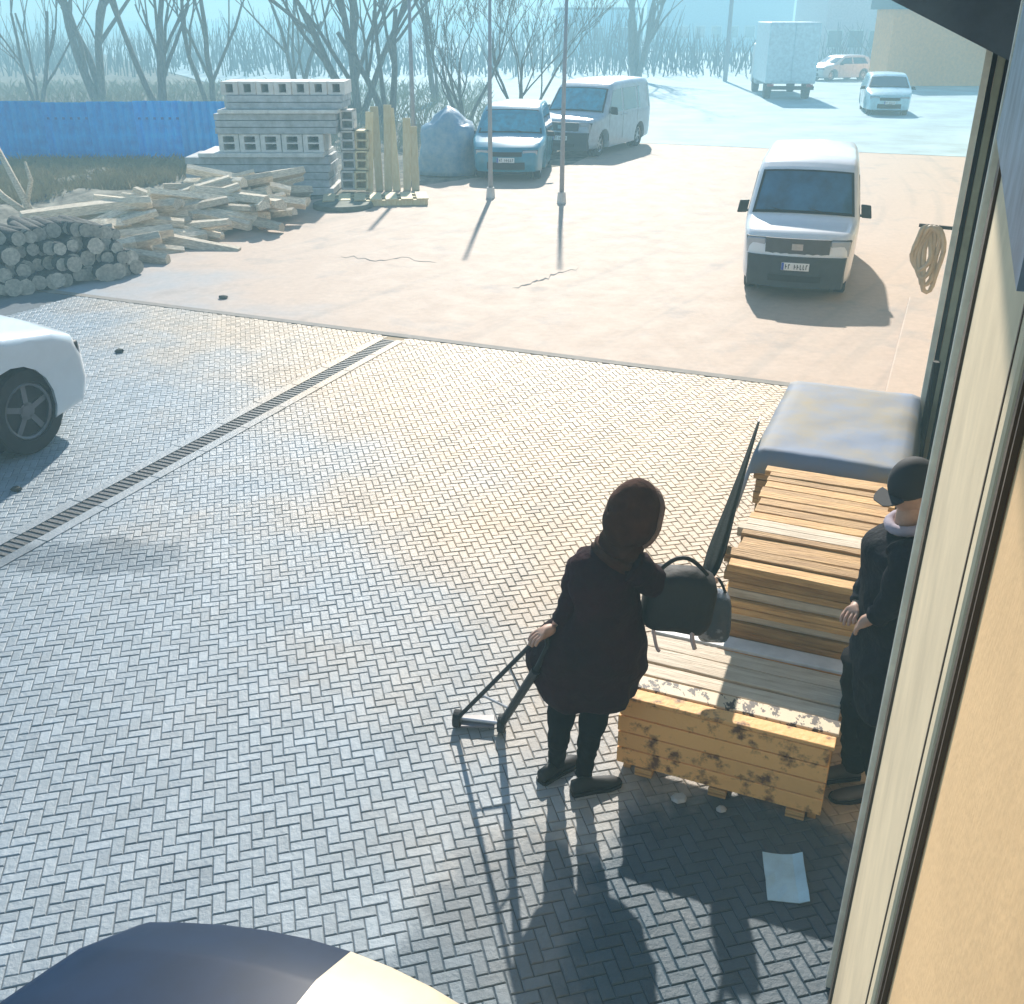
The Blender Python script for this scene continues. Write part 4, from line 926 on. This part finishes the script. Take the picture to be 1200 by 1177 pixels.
def hollow(x0, x1, z0, z1, dep, two):
    """block with real holes: frame pieces round dark recesses"""
    b = MB(); w_, h_ = x1 - x0, z1 - z0; rows_ = 2 if two else 1; t = .045
    b.box((0, dep / 2, t / 2), (w_, dep, t)); b.box((0, dep / 2, h_ - t / 2), (w_, dep, t))
    for sx in (-1, 1): b.box((sx * (w_ / 2 - .05), dep / 2, h_ / 2), (.10, dep, h_ - 2 * t))
    if two: b.box((0, dep / 2, h_ / 2), (w_ - .2, dep, .03))
    b.box((0, dep * .8, h_ / 2), (w_ - .2, .03, h_ - 2 * t)); return b
names_o = ['leftmost', 'second', 'third', 'fourth', 'fifth', 'sixth', 'seventh']
def hrow(n_, xa, xb, z0, z1, two, lab):
    w_ = (xb - xa) / n_
    for k in range(n_):
        b = hollow(0, w_ - .02, z0, z1, 1.0, two); o = b.build('hollow_block', M_concp); o.location = (xa + (k + .5) * w_, SY + .05 + random.uniform(-.03, .03), z0); tag(o, f'{names_o[k]} hollow block from the left in the {lab} row of the slab stack', 'concrete block', 'hollow blocks in the slab stack')
        i_ = MB(); i_.box((0, .72, (z1 - z0) / 2), (w_ - .24, .02, z1 - z0 - .1)); i_.build('recess', M_hole, o)
hrow(5, px2x(262), px2x(384), .875, 1.24, True, 'middle')
pack(1.245, 1.66, px2x(262), px2x(400), 'middle pack of grey concrete slabs in the stack', 3)
beam(1.665, 1.74, px2x(268), px2x(404), 'pale concrete beam under the top blocks')
pack(1.745, 2.02, px2x(276), px2x(408), 'thin top pack of grey slabs in the stack', 2)
hrow(7, px2x(272), px2x(412), 2.025, 2.28, False, 'top')
# timber rack right of the slabs
YR = at(440, 226).y
def X(px): return atY(px, 226, YR).x
yel = mat('yellow_timber', (.62, .48, .24), .7, col2=(.72, .62, .40), scale=6, stretch=(4, 4, 1), rnd=.2)
for k, (px, py, tl) in enumerate(((432, 132, .1), (444, 126, -.05), (454, 124, .06), (464, 128, -.1), (476, 140, .05), (486, 150, -.03))):
    h_ = atY(px, py, YR).z; b = MB(); b.box((0, 0, h_ / 2), (.17, .06, h_)); o = b.build('upright_plank', yel, bevel=.01); o.location = (X(px), YR + .15 + .03 * k, 0); o.rotation_euler = (-.08, tl * .5, 0)
    tag(o, f'{names_o[k]} upright yellow plank leaning beside the slab stack', 'plank', 'planks leaning beside the slab stack')
for k, (px, z0) in enumerate(((408, .05), (424, .05), (410, .47), (426, .47), (411, .89), (427, .89), (412, 1.31))):
    b = MB(); n_ = 10
    b.box((0, .2, .2), (.30, .4, .04)); b.box((0, .2, .02), (.30, .4, .04)); b.box((0, .2, .38), (.30, .4, .04))
    for sx in (-1, 1): b.box((sx * .13, .2, .2), (.04, .4, .4))
    b.box((0, .37, .2), (.26, .02, .36)); o = b.build('yellow_block', yel if k % 2 else M_concp, bevel=.006); o.location = (X(px), YR + .05 + random.uniform(-.05, .05), z0); o.rotation_euler = (0, 0, random.uniform(-.1, .1))
    tag(o, ['bottom left', 'bottom right', 'second-level left', 'second-level right', 'third-level left', 'third-level right', 'topmost'][k] + ' open block in the small column right of the slabs', 'block', 'open blocks right of the slab stack')
p = at(440, 238); pl = thing('timber_pallet', 'low pale timber pallet on the ground before the upright planks', 'pallet', (p.x, p.y, 0), R(8))
for k in range(7): b = MB(); b.box((-.95 + k * .32, 0, .13), (.24, .9, .025)); b.build('slat', yel, pl)
for y_ in (-.38, 0, .38): b = MB(); b.box((0, y_, .06), (2.15, .09, .11)); b.build('bearer', yel, pl)
p = at(402, 243); b = MB(); b.tube([(0, 0, 0), (0, 0, .10)], [.62, .60], 26); b.tube([(0, 0, .10), (0, 0, .13)], [.45, .1], 26); o = b.build('manhole_ring', mat('dark_green_concrete', (.12, .13, .10), .8, var=.3), bevel=.02); o.location = p; tag(o, 'dark round concrete cover lying flat before the slab stack', 'cover')
# blue tarp heap
p = at(524, 208); b = MB(); L = []
for j in range(12):
    v = j / 11; r_ = []
    for k in range(26):
        a = 2 * math.pi * k / 26; rr = (1 - v ** 2.6) ** .5; q = Vector((math.cos(a) * .75 * max(rr, .02), math.sin(a) * .7 * max(rr, .02), v * 1.55)); q *= 1 + .16 * noise.noise(q * 2.6 + Vector((4, 0, 0))); r_.append(q)
    L.append(r_)
b.rings(L); o = b.build('tarp_heap', mat('blue_tarp', (.14, .30, .45), .5, col2=(.30, .42, .50), scale=5, bump=.8, bscale=8), smooth=True); o.location = (p.x, p.y + .8, 0); tag(o, 'heap under crumpled grey-blue tarpaulin left of the second pole', 'tarp')
# ---- poles
for k, (px, py, r_, lab) in enumerate(((487, 212, .06, 'tall grey pole nearest the slab stack, leftmost of the three'), (575, 232, .05, 'tall grey pole in front of the teal car, middle of the three'), (658, 238, .05, 'tall dark pole between the teal car and grey-blue van'))):
    p = at(px, py); o = thing('utility_pole', lab, 'pole', (p.x, p.y, 0), 0, 'tall poles along the yard')
    b = MB(); b.tube([(0, 0, 0), (0, 0, 2), (.02, 0, 4.0)], [r_, r_ * .85, r_ * .6], 12); b.build('shaft', mat('pole_grey', (.30, .31, .33), .6), o, smooth=True)
    b = MB(); b.tube([(0, 0, 0), (0, 0, .22)], [r_ * 2.0, r_ * 1.6], 12); b.build('footing', M_concp, o)
p = at(852, 66); o = thing('street_lamp', 'faint tall street lamp post far beyond the yard, left of the truck', 'street lamp', (p.x * .6, p.y * .6, 0)); b = MB(); b.tube([(0, 0, 0), (0, 0, 8), (.3, 0, 8.6), (1.2, 0, 8.8)], [.14, .1, .08, .06], 8); b.build('post', MC['pole_grey'], o); b = MB(); b.box((1.4, 0, 8.78), (.7, .25, .12)); b.build('lamp_head', M_lamp, o)
# ---- trees
def tree(px, py, h_, stems, label, seed, spread=.35, r0=.12, depth=5):
    random.seed(seed); p = at(px, py); root = thing('bare_tree', label, 'tree', (p.x, p.y, 0), 0, 'leafless trees beyond the fence')
    tr, cr_ = MB(), MB()
    def grow(pos, d_, ln, r_, lev, target):
        pts = [pos]; rs = [r_]; q = pos.copy(); dd = d_.copy(); sg = 4
        for i in range(sg):
            dd = (dd + Vector((random.gauss(0, .10), random.gauss(0, .10), .04))).normalized(); q = q + dd * ln / sg; pts.append(q.copy()); rs.append(max(.006, r_ * (1 - .42 * (i + 1) / sg)))
        (tr if lev == 0 else cr_).tube(pts, rs, 7 if lev < 2 else 4, cap=False)
        if lev >= depth: return
        for k in range(3 if lev < 2 else 2 + (random.random() < .5)):
            i = random.choice((2, 3, 4, 4)) if lev else random.choice((1, 2, 3, 4)); a = random.uniform(0, 6.28); sp = random.uniform(.3, .75)
            nd = (dd * math.cos(sp) + Vector((math.cos(a), math.sin(a), .35)).normalized() * math.sin(sp)).normalized(); grow(pts[i], nd, ln * random.uniform(.55, .8), max(.007, rs[i] * .62), lev + 1, None)
    for k in range(stems):
        a = 6.28 * k / stems + random.uniform(-.4, .4); sp = spread * random.uniform(.4, 1.1); grow(Vector((math.cos(a) * .1, math.sin(a) * .1, -.05)), Vector((math.cos(a) * sp, math.sin(a) * sp * .5, 1)).normalized(), h_ * random.uniform(.45, .6), r0 * random.uniform(.7, 1.1), 0, None)
    tr.build('trunk', M_bark, root, smooth=True); cr_.build('crown', M_bark, root, smooth=True)
TR = [(118, 124, 9, 3, 'double-stemmed bare tree with dark trunks beyond the fence, left of centre', .25, .20), (190, 134, 8, 3, 'bare tree with slanting stems right of the dark double trunk', .4, .15), (248, 128, 9, 2, 'slender pale bare tree just left of the slab stack', .2, .14), (45, 128, 7, 3, 'low twiggy bare tree near the left edge', .5, .10),
      (420, 140, 9, 4, 'spreading bare tree rising behind the middle of the slab stack', .55, .17), (455, 150, 7, 3, 'bare tree with forked tips behind the upright planks', .3, .12), (350, 118, 8, 3, 'thin bare tree above the left end of the top blocks', .3, .11), (545, 150, 4.5, 4, 'short bushy bare tree between first and second pole', .6, .07), (612, 150, 4, 4, 'short bare tree behind the teal car', .6, .07),
      (510, 120, 8, 3, 'distant thin bare tree right of the first pole', .35, .11), (745, 95, 9, 4, 'very faint distant tree beyond the grey-blue van', .5, .2)]
for k, (px, py, h_, st, lab, sp, r_) in enumerate(TR): tree(px, py, h_, st, lab, 100 + k, sp, r_)
# far scrub mass
random.seed(8); b = MB()
for k in range(3200):
    x = random.uniform(-75, 30); y = random.uniform(70, 100); h_ = random.uniform(1.5, 5) * (.7 + .5 * noise.noise(Vector((x * .08, 0, 0)))); a = random.gauss(0, .25)
    b.tube([(x, y, 0), (x + a * h_ * .4, y, h_ * .5), (x + a * h_, y + random.gauss(0, .3), h_)], [.05, .04, .012], 3, cap=False)
tag(b.build('far_wood', mat('far_twigs', (.12, .13, .14), .9)), 'hazy belt of leafless scrub far beyond the yard', 'wood', kind='stuff')
# ---- far buildings
def building(name, px0, px1, py, h_, m, label, depth=8, roof=None, wins=0, rh=0, wz=1.2):
    a, c_ = at(px0, py), at(px1, py); Y = (a.y + c_.y) / 2; x0 = atY(px0, py, Y).x; x1 = atY(px1, py, Y).x
    root = thing(name, label, 'building', ((x0 + x1) / 2, Y, 0)); w_ = x1 - x0
    b = MB(); b.box((0, depth / 2, h_ / 2), (w_, depth, h_)); b.build('wall', m, root)
    if rh:
        b = MB(); b.add([(-w_ / 2 - .4, -.4, h_), (w_ / 2 + .4, -.4, h_), (w_ / 2 + .4, -.4, h_ + .25), (-w_ / 2 - .4, -.4, h_ + rh), (-w_ / 2 - .4, depth, h_), (w_ / 2 + .4, depth, h_), (w_ / 2 + .4, depth, h_ + .25), (-w_ / 2 - .4, depth, h_ + rh)], [(0, 1, 2, 3), (7, 6, 5, 4), (0, 4, 5, 1), (1, 5, 6, 2), (2, 6, 7, 3), (3, 7, 4, 0)]); b.build('roof', MC['eave_dark'], root)
    else:
        b = MB(); b.box((0, depth / 2, h_ + .1), (w_ + .5, depth + .5, .2)); b.build('roof', MC['eave_dark'], root)
    for k in range(wins):
        x = -w_ / 2 + (k + .5) * w_ / wins; f_ = MB(); f_.box((x, -.02, wz + .7), (1.3, .08, 1.4)); fr = f_.build('window', M_concp, root); g_ = MB(); g_.box((x, -.065, wz + .7), (1.1, .02, 1.2)); g_.build('pane', M_glass, fr)
    return root
building('orange_building', 1036, 1260, 101, 3.9, mat('orange_render', (.90, .33, .08), .8), 'orange rendered building beyond the small pale blue car', 3, wins=0, rh=1.0)
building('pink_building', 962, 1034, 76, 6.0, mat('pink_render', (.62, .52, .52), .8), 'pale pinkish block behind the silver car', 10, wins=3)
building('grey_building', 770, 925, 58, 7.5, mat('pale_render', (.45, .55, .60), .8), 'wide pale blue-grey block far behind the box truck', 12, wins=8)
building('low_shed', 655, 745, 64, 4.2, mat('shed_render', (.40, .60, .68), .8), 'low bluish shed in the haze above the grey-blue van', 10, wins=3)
# ------------------------------------------------------------------ haze
b = MB(); b.box((0, 190, 5.5), (420, 450, 13.2)); hz_ = b.build('haze', None); hz_.location = (0, 0, 0)
hm_ = bpy.data.materials.new('haze'); hm_.use_nodes = True; t = hm_.node_tree; t.nodes.clear(); ou = t.nodes.new('ShaderNodeOutputMaterial'); pv_ = t.nodes.new('ShaderNodeVolumePrincipled')
pv_.inputs['Color'].default_value = (.52, .88, 1, 1); pv_.inputs['Density'].default_value = .0088; pv_.inputs['Anisotropy'].default_value = .0; t.links.new(pv_.outputs[0], ou.inputs['Volume'])
hz_.data.materials.clear(); hz_.data.materials.append(hm_); tag(hz_, 'thin pale blue haze over the whole yard', 'haze', kind='stuff')
